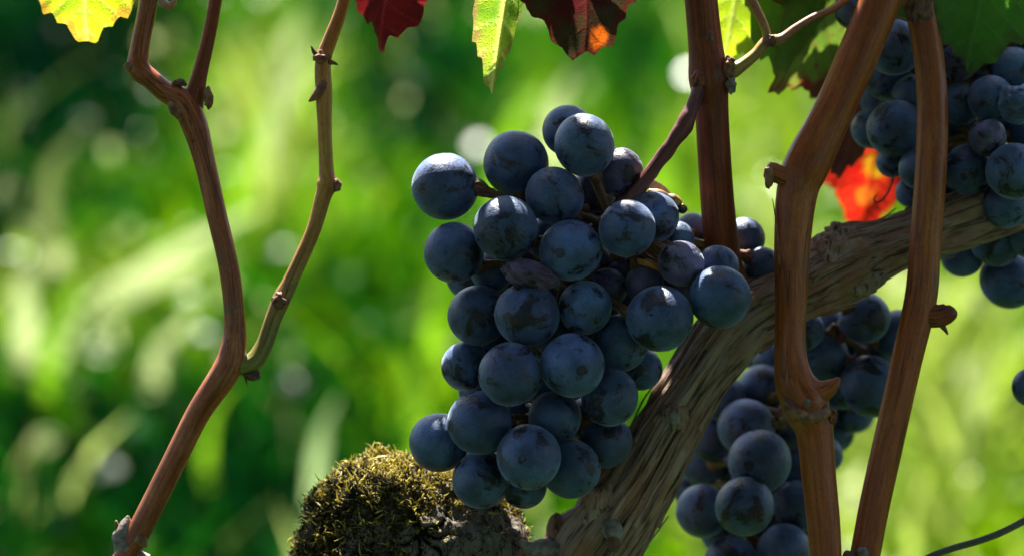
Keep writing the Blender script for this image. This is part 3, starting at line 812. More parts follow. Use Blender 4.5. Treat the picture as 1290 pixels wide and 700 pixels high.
PUR = (2.0, 1.0, 0.85); DKP = (1.5, 0.70, 0.66); GRY = (1.15, 1.15, 1.0)
MAIN = [(561, 235, 42, 0, None, None, (0.92, -0.2, -0.28)), (650, 206, 41, 10, (0.75, 0.72, 0.78), None, (0.15, -0.95, -0.1)),
        (716, 165, 33, 20), (736, 183, 39, -25, (1.1, 1.05, 1.0)), (781, 216, 30, 25, DKP),
        (699, 247, 37, -25), (637, 288, 41, -45), (572, 318, 38, -15), (719, 315, 39, -45), (790, 288, 36.5, -55),
        (821, 274, 33, -5, (1.3, 1.15, 1.1)), (858, 332, 29, -45, PUR), (907, 374, 39.5, -60), (904, 336, 27, -5), (831, 401, 42, -70),
        (737, 387, 33, -28), (664, 396, 41.5, -55), (603, 397, 37.5, -20), (587, 461, 31, 10), (643, 471, 40, -60),
        (721, 460, 40.5, -62), (781, 432, 36, -15), (764, 363, 26, 15, DKP), (699, 525, 33, -25), (768, 500, 36, -30),
        (604, 532, 40.5, -50), (553, 557, 36.5, -5), (666, 575, 40.5, -72), (607, 604, 37, -25), (719, 590, 37, -25),
        (763, 555, 33, 5), (660, 610, 30, 15), (807, 464, 27, 10), (668, 346, 37, -62, (2.3, 0.72, 0.66), 'raisin'),
        (620, 342, 27, 20), (812, 358, 25, -12, DKP), (789, 342, 24, 20, DKP), (853, 300, 22, 25, GRY), (601, 492, 23, 20),
        (748, 240, 28, 45, DKP), (690, 300, 28, 40), (640, 350, 30, 50), (700, 420, 30, 30), (650, 530, 30, 30), (745, 330, 28, 30, DKP),
        (625, 440, 30, 40), (690, 560, 30, 30), (850, 365, 26, 20, DKP), (740, 530, 30, 20), (690, 480, 30, 20), (762, 410, 26, 25),
        (872, 296, 27, 110, (0.9, 0.9, 0.9)), (937, 300, 27, 112, (0.7, 0.7, 0.75)), (960, 335, 24, 112, (0.7, 0.7, 0.75)),
        (590, 350, 27, 75, (0.8, 0.8, 0.85)), (662, 318, 27, 80, (0.8, 0.8, 0.85)), (615, 310, 27, 75, (0.8, 0.8, 0.85)), (700, 360, 27, 80, (0.8, 0.8, 0.85)), (760, 310, 27, 80, (0.8, 0.8, 0.85)), (735, 355, 27, 75, (0.8, 0.8, 0.85)), (790, 380, 27, 75, (0.8, 0.8, 0.85)), (612, 420, 27, 75, (0.8, 0.8, 0.85)), (660, 445, 27, 80, (0.8, 0.8, 0.85)), (690, 430, 27, 80, (0.8, 0.8, 0.85)), (745, 440, 27, 75, (0.8, 0.8, 0.85)), (625, 505, 27, 75, (0.8, 0.8, 0.85)), (675, 515, 27, 75, (0.8, 0.8, 0.85)), (720, 500, 27, 80, (0.8, 0.8, 0.85)), (760, 470, 27, 80, (0.8, 0.8, 0.85)), (610, 575, 27, 70, (0.8, 0.8, 0.85)), (640, 590, 27, 70, (0.8, 0.8, 0.85)), (700, 565, 27, 75, (0.8, 0.8, 0.85)), (740, 570, 27, 70, (0.8, 0.8, 0.85)), (800, 415, 27, 60, (0.8, 0.8, 0.85)), (840, 350, 27, 60, (0.8, 0.8, 0.85)), (770, 260, 27, 80, (0.8, 0.8, 0.85)), (720, 270, 27, 80, (0.8, 0.8, 0.85)), (810, 330, 27, 80, (0.8, 0.8, 0.85))]
gb1 = bunch('big sharp front bunch of blue-black grapes hanging from the dark cane', P(876, 112, 10), MAIN,
            [(770, 275, 6, 5), (735, 300, 5, 5), (705, 380, 4, 2), (690, 470, 4, 0), (670, 560, 3, 0), (660, 600, 2, 0)],
            [(880, 112, 9, 12), (872, 134, 8.5, 2), (862, 158, 11.5, -4), (846, 182, 9, -6), (822, 214, 9, -6), (800, 243, 10, -2), (772, 270, 8.5, 8),
             (735, 305, 7, 10), (705, 380, 6, 4), (690, 470, 5, 0), (670, 560, 4, 0), (660, 600, 3, 0)], 11)
# side branches of the front bunch's stem
for rows in ([(742, 262, 6, 4), (700, 268, 5, 0), (664, 262, 4, -6), (640, 250, 3.5, -8), (612, 246, 3.2, -12), (600, 243, 3.6, -14)],
             [(668, 262, 4, -4), (656, 250, 3.4, 0), (655, 240, 3, 2)],
             [(770, 275, 5, 6), (806, 318, 5, -6), (832, 335, 4, -10), (852, 348, 3, -10)],
             [(735, 300, 5, 4), (690, 340, 4, -8), (650, 345, 4, -6)]):
    tube('stem', path(rows), M_STEM, gb1, 30, 12, lambda tc, r, a, s: r * 0.25 * fbm(tc * 700, 2), label='thin side stem')
# fresh cut of tan flesh between grapes and small dried flower caps
lump('stem', (820, 333, -30), (17, 5, 6), plain_mat('dry_tan_stalk', (0.55, 0.27, 0.05), (0.36, 0.13, 0.03), 600, 0.5, 0.4), gb1, 55, 0.35, axis=-0.35, label='split orange-tan piece of stalk')

LOW = [(1089, 400, 32.5, 0), (1132, 421, 32, 15), (1097, 486, 39, -10), (1060, 488, 27, 30), (1012, 415, 26, 10), (1032, 451, 37, 15),
       (960, 490, 31, 0), (940, 538, 35.5, -25), (912, 502, 29, 0), (896, 553, 28, 10), (884, 586, 27, 15), (957, 581, 40.5, -35),
       (885, 643, 33.5, 5), (938, 637, 37.5, -35), (921, 708, 35, -20), (988, 692, 33.5, -20), (1005, 637, 32, 5), (1038, 572, 24, 15),
       (990, 535, 28, 20), (1010, 590, 30, 15), (975, 455, 28, 20), (1045, 410, 22, 45), (900, 610, 24, 50), (960, 660, 28, 40), (930, 590, 28, 50),
       (1030, 520, 26, 40), (955, 440, 26, 25), (1060, 440, 24, 50), (985, 500, 28, 60), (1000, 560, 28, 60), (925, 520, 26, 50), (970, 620, 28, 60), (910, 670, 28, 50), (960, 710, 28, 40), (1100, 445, 26, 50), (1015, 670, 28, 40), (1020, 610, 28, 65), (1000, 520, 28, 70), (1050, 545, 26, 60), (960, 530, 28, 70), (912, 630, 27, 65), (1020, 480, 28, 60), (1075, 520, 26, 60), (870, 615, 23, 50), (975, 690, 28, 60), (1085, 445, 26, 60)]
LOW = [(a, b, c, d + 235, (0.78, 0.8, 0.78)) for a, b, c, d in LOW]
bunch('soft-focus grape bunch hanging beneath the vine arm at lower right', P(1070, 350, 170), LOW,
      [(1050, 420, 6, 240), (1010, 480, 5, 240), (960, 560, 4, 240), (940, 660, 3, 240), (940, 720, 3, 240)],
      [(1075, 345, 8, 150), (1068, 380, 8, 190), (1062, 420, 7, 230), (1010, 480, 5, 240), (960, 560, 4, 240), (940, 660, 3, 240)], 23)

UPR = [(1126, 60, 35, 30), (1118, 96, 30, 50), (1128, 162, 37, 5), (1098, 162, 25, 30), (1077, 12, 26, 30), (1150, 122, 27, 15), (1158, 212, 26, 0), (1124, 204, 20, 40),
       (1148, 242, 20, 40), (1210, 131, 27, 10), (1248, 124, 29, -5), (1284, 131, 26, -15, (1.3, 1.25, 1.1), 'dent'), (1276, 90, 31, 5), (1244, 173, 24, -20, PUR), (1278, 216, 36, -40, (1.15, 1.12, 1.05)),
       (1219, 214, 31, 0), (1266, 258, 30, -10), (1255, 302, 33, 70), (1212, 322, 27, 85), (1270, 352, 36, 75), (1298, 300, 26, 20),
       (1212, 165, 24, 30), (1208, 78, 24, 45, DKP), (1240, 70, 24, 50, DKP), (1190, 110, 24, 50), (1300, 170, 28, 10), (1150, 170, 24, 50), (1105, 125, 22, 60),
       (1195, 190, 26, 40), (1150, 80, 26, 55), (1180, 40, 26, 60), (1300, 60, 26, 20), (1310, 250, 28, 20), (1230, 30, 28, 60), (1240, 245, 22, 30), (1232, 100, 28, 55), (1262, 150, 26, 50), (1232, 190, 26, 45), (1195, 150, 26, 60), (1262, 40, 28, 60), (1290, 20, 28, 40), (1200, 40, 26, 60), (1185, 250, 22, 60), (1135, 125, 26, 60), (1250, 220, 26, 50)]
UPR = [(r[0], r[1], r[2], r[3] + 125) + ((r[4],) if len(r) > 4 else ((0.92, 0.94, 0.92),)) + tuple(r[5:]) for r in UPR]
bunch('shaded grape bunch crowded under the big green leaf at upper right', P(1215, -30, 150), UPR,
      [(1215, 40, 6, 160), (1210, 120, 5, 160), (1220, 200, 4, 160), (1250, 290, 3, 190)],
      [(1220, -40, 9, 150), (1215, 40, 7, 160), (1210, 120, 6, 165), (1225, 200, 5, 168), (1250, 290, 4, 200)], 37)
EDG = [(1300, 487, 25, 0), (1334, 462, 30, 10), (1340, 520, 30, 5), (1322, 425, 26, 30), (1345, 405, 27, 10), (1365, 485, 28, 30)]
bunch('single grape of a bunch cut off by the right edge below the vine arm', P(1350, 240, 160), [(a, b, c, d + 140, (0.8, 0.8, 0.8)) for a, b, c, d in EDG],
      [(1350, 380, 4, 160), (1350, 520, 3, 160)], [(1350, 240, 6, 165), (1352, 380, 5, 160), (1350, 520, 3, 160)], 41)

# ------------------------------------------------------------------ leaves
LOBES = [(90, 1.0, 46), (90 - 52, 0.86, 40), (90 + 52, 0.86, 40), (90 - 108, 0.66, 42), (90 + 108, 0.66, 42)]
def leaf_radius(ang, teeth, seed):
    r = np.zeros_like(ang)
    for (c, R, wd) in LOBES:
        d = np.abs((ang - c + 180) % 360 - 180) / wd
        r = np.maximum(r, R * np.clip(1 - 0.40 * d ** 1.2, 0.0, 1))
    r = np.maximum(r, 0.54)
    back = np.abs((ang - 270 + 180) % 360 - 180)
    r = r * (0.28 + 0.72 * np.clip(back / 26, 0, 1) ** 0.8)
    k = ang / 360 * 44 + 0.3 * np.sin(ang / 17 + seed)
    saw = k - np.floor(k)
    saw = 1 - np.abs(saw * 2 - 1) ** 0.8
    k2 = ang / 360 * 17 + seed
    return r * (1 + teeth * (saw - 0.5) + teeth * 0.5 * np.sin(k2 * 6.283))

def leaf_geo(base, tip, roll=0.0, pitch=0.0, fold=0.25, curl=0.25, wave=0.05, width=1.0, seed=0, rings=44, nang=360, teeth=0.05):
    Y = tip - base; S = np.linalg.norm(Y); Y = Y / S
    N0 = -FW - Y * (-FW @ Y); N0 /= np.linalg.norm(N0)
    X0 = np.cross(Y, N0)
    cr, sr = math.cos(roll), math.sin(roll)
    N = N0 * cr + X0 * sr; X = np.cross(Y, N)
    ang = np.linspace(0, 360, nang, endpoint=False)
    R = leaf_radius(ang, teeth, seed)
    t = np.linspace(0, 1, rings) ** 0.85
    a = np.radians(ang)
    x = np.outer(t, R * np.cos(a)) * width; y = np.outer(t, R * np.sin(a))
    vein = np.zeros_like(x)
    angm = np.broadcast_to(ang, x.shape); rr = np.hypot(x, y)
    best = np.full(x.shape, 1e9); uu = np.zeros_like(x); vv = np.zeros_like(x)
    for (c, Rl, wd) in LOBES:
        ca, sa = math.cos(rad(c)), math.sin(rad(c))
        u = x * ca + y * sa; w_ = -x * sa + y * ca
        da = np.abs((angm - c + 180) % 360 - 180)
        m = da < best
        uu = np.where(m, u, uu); vv = np.where(m, w_, vv); best = np.where(m, da, best)
    wmain = 0.010 + 0.012 * (1 - np.clip(uu, 0, 1))
    main = np.exp(-(vv / wmain) ** 2)
    ph = (uu - np.abs(vv) * 0.85) * 7.5
    fr = np.abs(ph - np.round(ph)) / 7.5
    sec = np.exp(-(fr / 0.007) ** 2) * np.clip(1.2 - np.abs(vv) * 1.5, 0, 1) * (uu > 0.04)
    vein = np.clip(main + 0.75 * sec, 0, 1)
    bulge = np.abs(ph - np.round(ph)) * 0.028 * np.clip(np.abs(vv) * 7, 0, 1)
    z = fold * np.abs(x) ** 1.15 - curl * (y - 0.1) ** 2 * 0.6 + wave * np.sin(x * 7 + seed) * np.cos(y * 6 + 2 * seed) * rr
    z = z + bulge - 0.012 * main + 0.03 * vn(np.stack([x * 5 + seed, y * 5, x * 0], -1)) * rr
    z = z + wave * 1.4 * np.sin(np.radians(angm) * 9 + seed) * np.clip(rr - 0.35, 0, 1) ** 1.5
    v = base + S * (x[..., None] * X + y[..., None] * Y + z[..., None] * N)
    i = np.arange(rings - 1)[:, None] * nang; j = np.arange(nang)[None]; j2 = (j + 1) % nang
    f = np.stack([i + j, i + nang + j, i + nang + j2, i + j2], -1).reshape(-1, 4)
    lf = np.stack([x, y, np.full_like(x, seed)], -1).reshape(-1, 3)
    edge = np.repeat(t[:, None], nang, 1).ravel()
    return v.reshape(-1, 3), f, {'lf': ('FLOAT_VECTOR', lf), 'vein': ('FLOAT', vein.ravel()), 'edge': ('FLOAT', edge)}

def leaf(label, base, tip, mat, petiole=None, pm=None, **kw):
    b, t = P(*base), P(*tip)
    o = thing('vine_leaf', b, label, 'leaf', 'leaves of the vine')
    v, f, at = leaf_geo(b, t, **kw)
    mesh_obj('leaf_blade', v, f, mat, o, at)
    if petiole:
        tube('petiole', path(petiole), pm or M_SHOOT_G, o, 24, 12)
    return o

leaf('bright yellow sunlit leaf tip hanging into the upper left corner', (118, -150, 70), (101, 48, 60),
     leaf_mat('yellow_leaf', (0.40, 0.56, 0.008), (0.30, 0.48, 0.008), (0.62, 0.62, 0.12), edge=(0.45, 0.25, 0.02), trans=0.6, spots=(0.40, 0.34, 0.02)),
     petiole=[(118, -150, 5, 70), (140, -220, 5, 80), (180, -260, 5, 80)], roll=0.25, fold=0.2, curl=0.2, seed=1.0)
leaf('soft dark crimson leaf hanging beside the thin olive shoot', (478, -130, -70), (503, 62, -50),
     leaf_mat('crimson_leaf', (0.21, 0.010, 0.012), (0.13, 0.007, 0.010), (0.32, 0.03, 0.025), trans=0.45),
     petiole=[(478, -130, 5, -70), (450, -200, 5, -40)], roll=-0.5, fold=0.35, curl=0.3, wave=0.10, width=0.75, seed=2.2, teeth=0.06)
leaf('narrow folded yellow-green leaf with bold veins hanging edge-on at top centre', (662, -150, 5), (611, 108, -5),
     leaf_mat('folded_leaf', (0.28, 0.42, 0.015), (0.12, 0.28, 0.012), (0.62, 0.66, 0.16), edge=(0.30, 0.20, 0.06), trans=0.62, spots=(0.12, 0.24, 0.02), patch=(0.40, 0.62)),
     petiole=[(662, -150, 5, 5), (700, -220, 5, 15)], roll=0.25, fold=0.9, curl=0.15, width=0.30, seed=3.1, wave=0.04)
leaf('dark maroon-green leaf with one painted orange sun fleck at top centre', (738, -150, -80), (727, 76, -60),
     leaf_mat('maroon_leaf', (0.060, 0.008, 0.010), (0.04, 0.035, 0.014), (0.08, 0.02, 0.015), edge=(0.10, 0.010, 0.010), trans=0.5, bl_scale=3.0, glow=[(-0.10, 0.86, 0.085, (0.85, 0.16, 0.01))]),  # orange patch paints the sun fleck into the leaf colour
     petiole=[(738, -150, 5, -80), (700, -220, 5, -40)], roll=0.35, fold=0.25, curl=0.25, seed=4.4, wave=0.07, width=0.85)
leaf('dark green lobed leaf behind the bent leaf shoot', (1012, -150, 165), (975, 88, 150),
     leaf_mat('shade_green_leaf', (0.075, 0.20, 0.020), (0.10, 0.25, 0.025), (0.14, 0.22, 0.05), trans=0.40),
     petiole=[(1012, -150, 5, 165), (1012, -220, 5, 165)], roll=0.2, fold=0.2, curl=0.3, seed=5.7, width=0.55)
leaf('small glowing yellow-green leaf lit from behind beside the dark cane', (945, -100, 220), (914, 76, 200),
     leaf_mat('lime_leaf', (0.36, 0.48, 0.01), (0.28, 0.42, 0.01), (0.46, 0.54, 0.10), trans=0.62),
     petiole=[(945, -100, 4, 220), (965, -140, 4, 220)], roll=-0.2, fold=0.25, curl=0.2, seed=6.3, width=0.9)
leaf('red-edged green leaf hanging between the leaf shoot and the leaning cane', (1075, -60, 250), (982, 119, 230),
     leaf_mat('red_edged_leaf', (0.10, 0.20, 0.02), (0.15, 0.25, 0.03), (0.20, 0.05, 0.03), edge=(0.22, 0.03, 0.02), trans=0.45, spots=(0.20, 0.05, 0.02)),
     petiole=[(1075, -60, 5, 250), (1090, -130, 5, 250)], roll=-0.75, fold=0.3, curl=0.2, seed=7.1, width=0.9)
leaf('large deep green leaf in shade over the upper right grapes', (1255, -120, 60), (1228, 82, 45),
     leaf_mat('deep_green_leaf', (0.060, 0.21, 0.018), (0.080, 0.25, 0.022), (0.11, 0.28, 0.05), edge=(0.08, 0.10, 0.02), trans=0.35),
     petiole=[(1255, -120, 5, 60), (1270, -190, 5, 70)], roll=-0.1, fold=0.15, curl=0.25, seed=8.8, width=1.0, teeth=0.06)
leaf('brown-red withered leaf behind the leaning cane', (1118, 40, 330), (1048, 216, 320),
     leaf_mat('withered_leaf', (0.11, 0.035, 0.018), (0.075, 0.025, 0.015), (0.14, 0.05, 0.03), trans=0.35),
     petiole=[(1118, 40, 4, 330), (1130, 0, 4, 320)], roll=0.4, fold=0.5, curl=0.3, seed=9.2, width=0.5)
leaf('glowing red leaf with a yellow heart hanging above the vine arm', (1103, 188, 690), (1083, 287, 670),
     leaf_mat('scarlet_leaf', (0.50, 0.008, 0.006), (0.56, 0.020, 0.008), (0.50, 0.05, 0.012), trans=0.62, bl_scale=3.0, glow=[(0.0, 0.58, 0.16, (0.70, 0.16, 0.01)), (-0.05, 0.2, 0.2, (0.60, 0.36, 0.01))]),
     petiole=[(1104, 178, 4, 590), (1108, 120, 4, 570), (1114, 60, 4, 540)], roll=0.2, fold=0.3, curl=0.2, seed=10.5, width=0.9)

td = thing('tendril', P(1121, 150, 190), 'thin dark curled tendril dangling in front of the red leaf', 'tendril')
tube('tendril_stem', path([(1128, 120, 2.0, 190), (1124, 170, 1.8, 190), (1127, 205, 1.7, 188), (1123, 232, 1.6, 186), (1113, 250, 1.5, 184), (1104, 255, 1.4, 184), (1101, 249, 1.2, 186), (1105, 246, 0.8, 186)]),
     M_BUD, td, 60, 10)

# ------------------------------------------------------------------ mossy stump
STUMP_LIT = []   # the crest of the stump that the sun reaches
def stump():
    t = thing('mossy_stump', P(515, 800, 150), 'rounded cracked old stump covered in moss below the front grape bunch', 'stump')
    n, m = 150, 260
    th = np.linspace(0.0, 2.3, n); ph = np.linspace(0, 2 * math.pi, m, endpoint=False)
    x = np.outer(np.sin(th), np.cos(ph)); y = np.outer(np.cos(th), np.ones(m)); z = np.outer(np.sin(th), np.sin(ph))
    s = np.stack([x, y, z], -1)
    # broad shoulders, higher on the left
    rr = 1 + 0.085 * fbm(s * 1.9 + 4.6, 3) + 0.05 * fbm(s * 5 + 2, 3) + 0.02 * fbm(s * 16, 2)
    e = s * rr[..., None] * np.array([160, 175, 140])
    e[..., 0] -= 0.18 * np.clip(e[..., 1], -100, 200) * 0.6
    c = np.array([530, 757, 120.0])
    X, Yy, Z = c[0] + e[..., 0], c[1] - e[..., 1], c[2] + e[..., 2]
    # radial drying cracks in the cut face towards the viewer
    cx, cy = 532, 668
    da = np.arctan2(Yy - cy, X - cx); dr = np.hypot(X - cx, Yy - cy)
    front = np.clip(-e[..., 2] / 90, 0, 1)
    crack = np.zeros_like(X)
    for ka, kl in ((-2.0, 40), (-0.5, 55), (1.1, 70), (2.6, 50), (0.35, 45), (3.9, 35), (1.9, 60)):
        d = np.abs(np.angle(np.exp(1j * (da - ka - 0.25 * np.sin(dr / 9 + ka))))) * dr
        crack = np.maximum(crack, np.exp(-(d / 2.6) ** 2) * np.clip(1.2 - dr / kl, 0, 1))
    ring = 0.5 + 0.5 * np.sin(dr * 0.55 + 3 * vn(np.stack([X / 30, Yy / 30, X * 0], -1)))
    Z = Z + front * (crack * 20 + ring * 1.3)
    d = D0 + Z * U
    v = CO + ((X - 645) * K * d)[..., None] * RX + ((350 - Yy) * K * d)[..., None] * UP + d[..., None] * FW
    V = v.reshape(-1, 3)
    i = np.arange(n - 1)[:, None] * m; j = np.arange(m)[None]; j2 = (j + 1) % m
    f = np.stack([i + j, i + j2, i + m + j2, i + m + j], -1).reshape(-1, 4)
    mesh_obj('wood', V, f, M_STUMP, t, {'tc': ('FLOAT_VECTOR', V - P(515, 700, 130)), 'hgt': ('FLOAT', (-crack * 1.9 * front).ravel()), 'along': ('FLOAT', np.zeros(len(V)))})
    # moss: many small curled shoots
    q = v.reshape(n, m, 3)
    dth = np.gradient(q, axis=0); dph = np.gradient(q, axis=1)
    nr = np.cross(dph, dth); nr /= np.linalg.norm(nr, axis=2)[..., None] + 1e-12
    ctr = P(525, 735, 130)
    if ((q - ctr) * nr).sum() < 0: nr = -nr
    area = np.linalg.norm(np.cross(dth, dph), axis=2)
    m_ = (Yy > 540) & (Yy < 597) & (X > 425) & (X < 548) & ((nr @ UP) > 0.25) & (Z < 175)
    STUMP_LIT.extend((v[m_] + 0.0012 * nr[m_])[::6])
    bare = np.exp(-((X - 592) / 112) ** 2 - ((Yy - 690) / 78) ** 2) * (front > 0.2)
    dens = np.clip(1.05 - 1.5 * bare + 0.35 * fbm(np.stack([X, Yy, Z], -1) / 26, 3), 0.04, 1.4)
    dens = np.where(Yy > 740, 0.0, dens) * np.where(Z > 190, 0.4, 1.0)
    pr = (area * dens).ravel(); pr /= pr.sum()
    N = 64000
    idx = rng.choice(len(pr), N, p=pr)
    p0 = V[idx] + 0.0006 * rng.standard_normal((N, 3)); n0 = nr.reshape(-1, 3)[idx]
    cl = fbm(p0 * 420, 2)[:, None]
    p0 = p0 + n0 * (0.0007 * cl)
    longm = rng.random(N) < 0.05
    L = np.where(longm, 0.0012 + 0.0018 * rng.random(N), 0.0003 + 0.0007 * rng.random(N))
    wd = np.where(longm, 0.00027, 0.00024) * (0.7 + 0.6 * rng.random(N))
    tg = np.cross(n0, rng.standard_normal((N, 3))); tg /= np.linalg.norm(tg, axis=1)[:, None]
    up_ = n0 * np.where(longm, 0.35, 0.8)[:, None] + tg * np.where(longm, 0.9, 0.55)[:, None] + UP * 0.15
    up_ /= np.linalg.norm(up_, axis=1)[:, None]
    bend = np.cross(up_, rng.standard_normal((N, 3))); bend /= np.linalg.norm(bend, axis=1)[:, None]
    side = np.cross(up_, bend)
    S = 5; VV = np.zeros((N, S, 3, 3))
    for k in range(S):
        u = k / (S - 1)
        cen = p0 - n0 * 0.0004 + up_ * (L * u)[:, None] + bend * (L * 0.55 * u * u)[:, None]
        wk = (wd * (1.0 - 0.85 * u ** 2))[:, None]
        for mth in range(3):
            a = 2.094 * mth
            VV[:, k, mth] = cen + side * wk * math.cos(a) + bend * wk * math.sin(a) * 0.8
    b0 = (np.arange(N) * S * 3)[:, None]
    FF = []
    for k in range(S - 1):
        for mth in range(3):
            m2 = (mth + 1) % 3
            FF.append(b0 + np.array([[k * 3 + mth, k * 3 + m2, (k + 1) * 3 + m2, (k + 1) * 3 + mth]]))
    FF = np.concatenate(FF, 0)
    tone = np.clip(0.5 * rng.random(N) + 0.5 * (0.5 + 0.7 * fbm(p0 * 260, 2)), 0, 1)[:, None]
    top = np.clip((n0 @ UP) * 1.6 - 0.55, 0, 1)  # upward-facing moss is coloured paler to paint the sunlit crest
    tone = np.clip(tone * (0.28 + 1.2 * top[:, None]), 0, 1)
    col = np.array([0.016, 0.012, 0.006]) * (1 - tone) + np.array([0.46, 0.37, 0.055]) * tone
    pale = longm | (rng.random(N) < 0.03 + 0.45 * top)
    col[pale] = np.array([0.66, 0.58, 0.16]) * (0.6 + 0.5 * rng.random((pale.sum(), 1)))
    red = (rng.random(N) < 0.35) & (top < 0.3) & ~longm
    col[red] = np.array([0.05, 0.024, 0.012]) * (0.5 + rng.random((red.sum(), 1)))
    C = np.repeat(np.c_[col, np.ones(N)], S * 3, 0)
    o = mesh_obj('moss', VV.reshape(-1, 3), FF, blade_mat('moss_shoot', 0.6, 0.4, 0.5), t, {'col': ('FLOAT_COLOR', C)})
    tag(o, kind='stuff')
    return t
stump()

# ------------------------------------------------------------------ fly resting on the grapes
fl = thing('fly', P(830, 243, -6), 'small tan fly with pale folded wings perched on top of the sunlit grape', 'insect')
M_FLY = plain_mat('fly_body', (0.55, 0.30, 0.09), (0.14, 0.06, 0.02), 700, 0.45, 0.3)
M_FLYD = plain_mat('fly_dark', (0.03, 0.02, 0.015), (0.015, 0.010, 0.008), 900, 0.35, 0.2)
tube('body', path([(818, 238, 3, -12), (826, 242, 7, -12), (835, 245, 7.5, -12), (842, 247, 6, -12), (850, 250, 8, -12), (857, 255, 5.5, -12), (860, 257, 2, -12)]), M_FLY, fl, 40, 18)
hd = lump('head', (861, 261, -12), (6.5, 6.5, 7), M_FLYD, fl, 3, 0.08)
lump('eye', (862, 259, -17), (3.4, 4.2, 2), M_FLY, hd, 4, 0.03)
tube('antenna', path([(864, 259, 0.8, -8), (867, 261, 0.7, -9), (869, 263, 0.4, -9)]), M_FLYD, hd, 8, 6)
m_, nt_, b_, o_ = new_mat('fly_wing'); g_ = NB(nt_)
vv_ = g_.attr('tc').outputs['Vector']
g_.L(g_.mix(g_.ramp(g_.voro(vv_, 900, 'DISTANCE_TO_EDGE'), 0.0, 0.08), (0.20, 0.13, 0.07), (0.60, 0.48, 0.33)), b_.inputs['Base Color'])
b_.inputs['Roughness'].default_value = 0.3
tr_ = g_.n('ShaderNodeBsdfTranslucent'); tr_.inputs['Color'].default_value = (0.5, 0.4, 0.28, 1)
mx_ = g_.n('ShaderNodeMixShader'); mx_.inputs[0].default_value = 0.45
g_.L(b_.outputs[0], mx_.inputs[1]); g_.L(tr_.outputs[0], mx_.inputs[2]); g_.L(mx_.outputs[0], o_.inputs[0])
tube('wing', path([(846, 243, 1.5, -10), (838, 237, 4.5, -8), (826, 231, 6.5, -5), (812, 226, 6, -2), (803, 222, 2, 0)]), m_, fl, 30, 20, flat=0.10)
tube('wing', path([(846, 246, 2, -2), (838, 238, 4, 0), (826, 233, 6, 2), (814, 228, 5, 4), (806, 225, 2, 6)]), m_, fl, 30, 20, flat=0.10)
for rows in ([(848, 254, 1.2, -8), (846, 264, 1.1, -10), (850, 270, 0.9, -9), (845, 277, 0.7, -6)], [(842, 253, 1.2, -8), (838, 260, 1.0, -10), (841, 264, 0.8, -8)],
             [(834, 250, 1.2, -8), (830, 246, 1.0, -11), (824, 250, 0.8, -10)], [(848, 254, 1.2, -3), (850, 262, 1.0, 0), (846, 268, 0.8, 2)],
             [(842, 253, 1.2, -3), (840, 260, 1.0, 0), (842, 266, 0.8, 2)], [(834, 250, 1.2, -3), (830, 254, 1.0, 1), (826, 252, 0.8, 3)]):
    tube('leg', path(rows), M_FLYD, fl, 16, 8)

fl.location += Vector(FW * 24 * U - UP * 1.5 * U)

# ------------------------------------------------------------------ the vine's own leaf canopy above (outside the frame, leaves placed to shade or spare chosen spots)
LIT = [
       
       (470, 570, 80), (470, 568, 120), (500, 562, 90), (500, 560, 125), (525, 565, 95), (525, 562, 130), (450, 555, 130), (480, 545, 130), (510, 545, 130), (535, 555, 130), (430, 575, 130), (465, 560, 150), (500, 550, 160), (550, 575, 100), (85, 20, 62), (110, 10, 66), (140, 12, 66), (65, 5, 64), (1085, 240, 580), (1070, 225, 582), (1105, 245, 580), (1080, 265, 575), (1100, 200, 585),
       (745, 50, -60), (620, 60, 0), (640, 30, 0), (615, 90, 0), (918, 40, 204), (930, 20, 206), (908, 50, 203), (916, 70, 20), (920, 90, 24), (200, 600, -8), (185, 640, -8), (165, 670, -8), (175, 685, -8),
       (303, 350, -5), (296, 300, -5), (280, 480, -8), (240, 530, -8), (682, 690, 40), (665, 688, 40), (840, 245, -6), (825, 235, -6), (855, 255, -6), (410, 235, 24), (405, 300, 22),
       (785, 240, -6), (305, 420, -4), (1116, 330, 84), (430, 20, 40)]
SHADE = [(1060, 130, 325), (1100, 80, 328), (1050, 190, 322), (1080, 100, 326)] \
    + [(px, py - 25, dz - 10) for (px, py, dz) in ((780, 640, 70), (855, 512, 82), (900, 440, 88), (940, 400, 95), (1000, 366, 100), (1060, 325, 110), (1110, 305, 115), (1170, 285, 130), (1240, 265, 148))] \
    + [(px, py, dz) for (px, py, dz) in ((1080, 70, 14), (1050, 140, 14), (1010, 220, 14), (1000, 300, 14), (997, 400, 14), (1010, 490, 14), (1030, 560, 18), (1038, 650, 20),
                                         (1172, 100, 50), (1172, 200, 50), (1166, 300, 50), (1150, 420, 50), (1120, 550, 46), (1095, 660, 46),
                                         (893, 60, 10), (898, 160, 30), (905, 250, 50), (1228, 30, 50), (1200, 20, 50), (1260, 20, 50), (965, 40, 76), (985, 20, 80),
                                         (430, 620, 40), (400, 650, 60), (470, 612, 5), (520, 612, 0), (560, 610, 20), (380, 680, 80), (450, 660, 0), (500, 660, 0), (540, 640, 0), (590, 630, 20), (600, 680, 10), (480, 640, 20), (560, 660, 10), (610, 650, 40), (420, 650, 40), (650, 670, 60), (490, 30, -55), (470, 10, -60), (525, 5, -60), (500, 50, -52), (690, 10, -64), (720, 20, -63), (750, 10, -64), (725, 60, -61), (775, 10, -64), (230, 135, -10), (180, 60, 0), (255, 80, 4))]
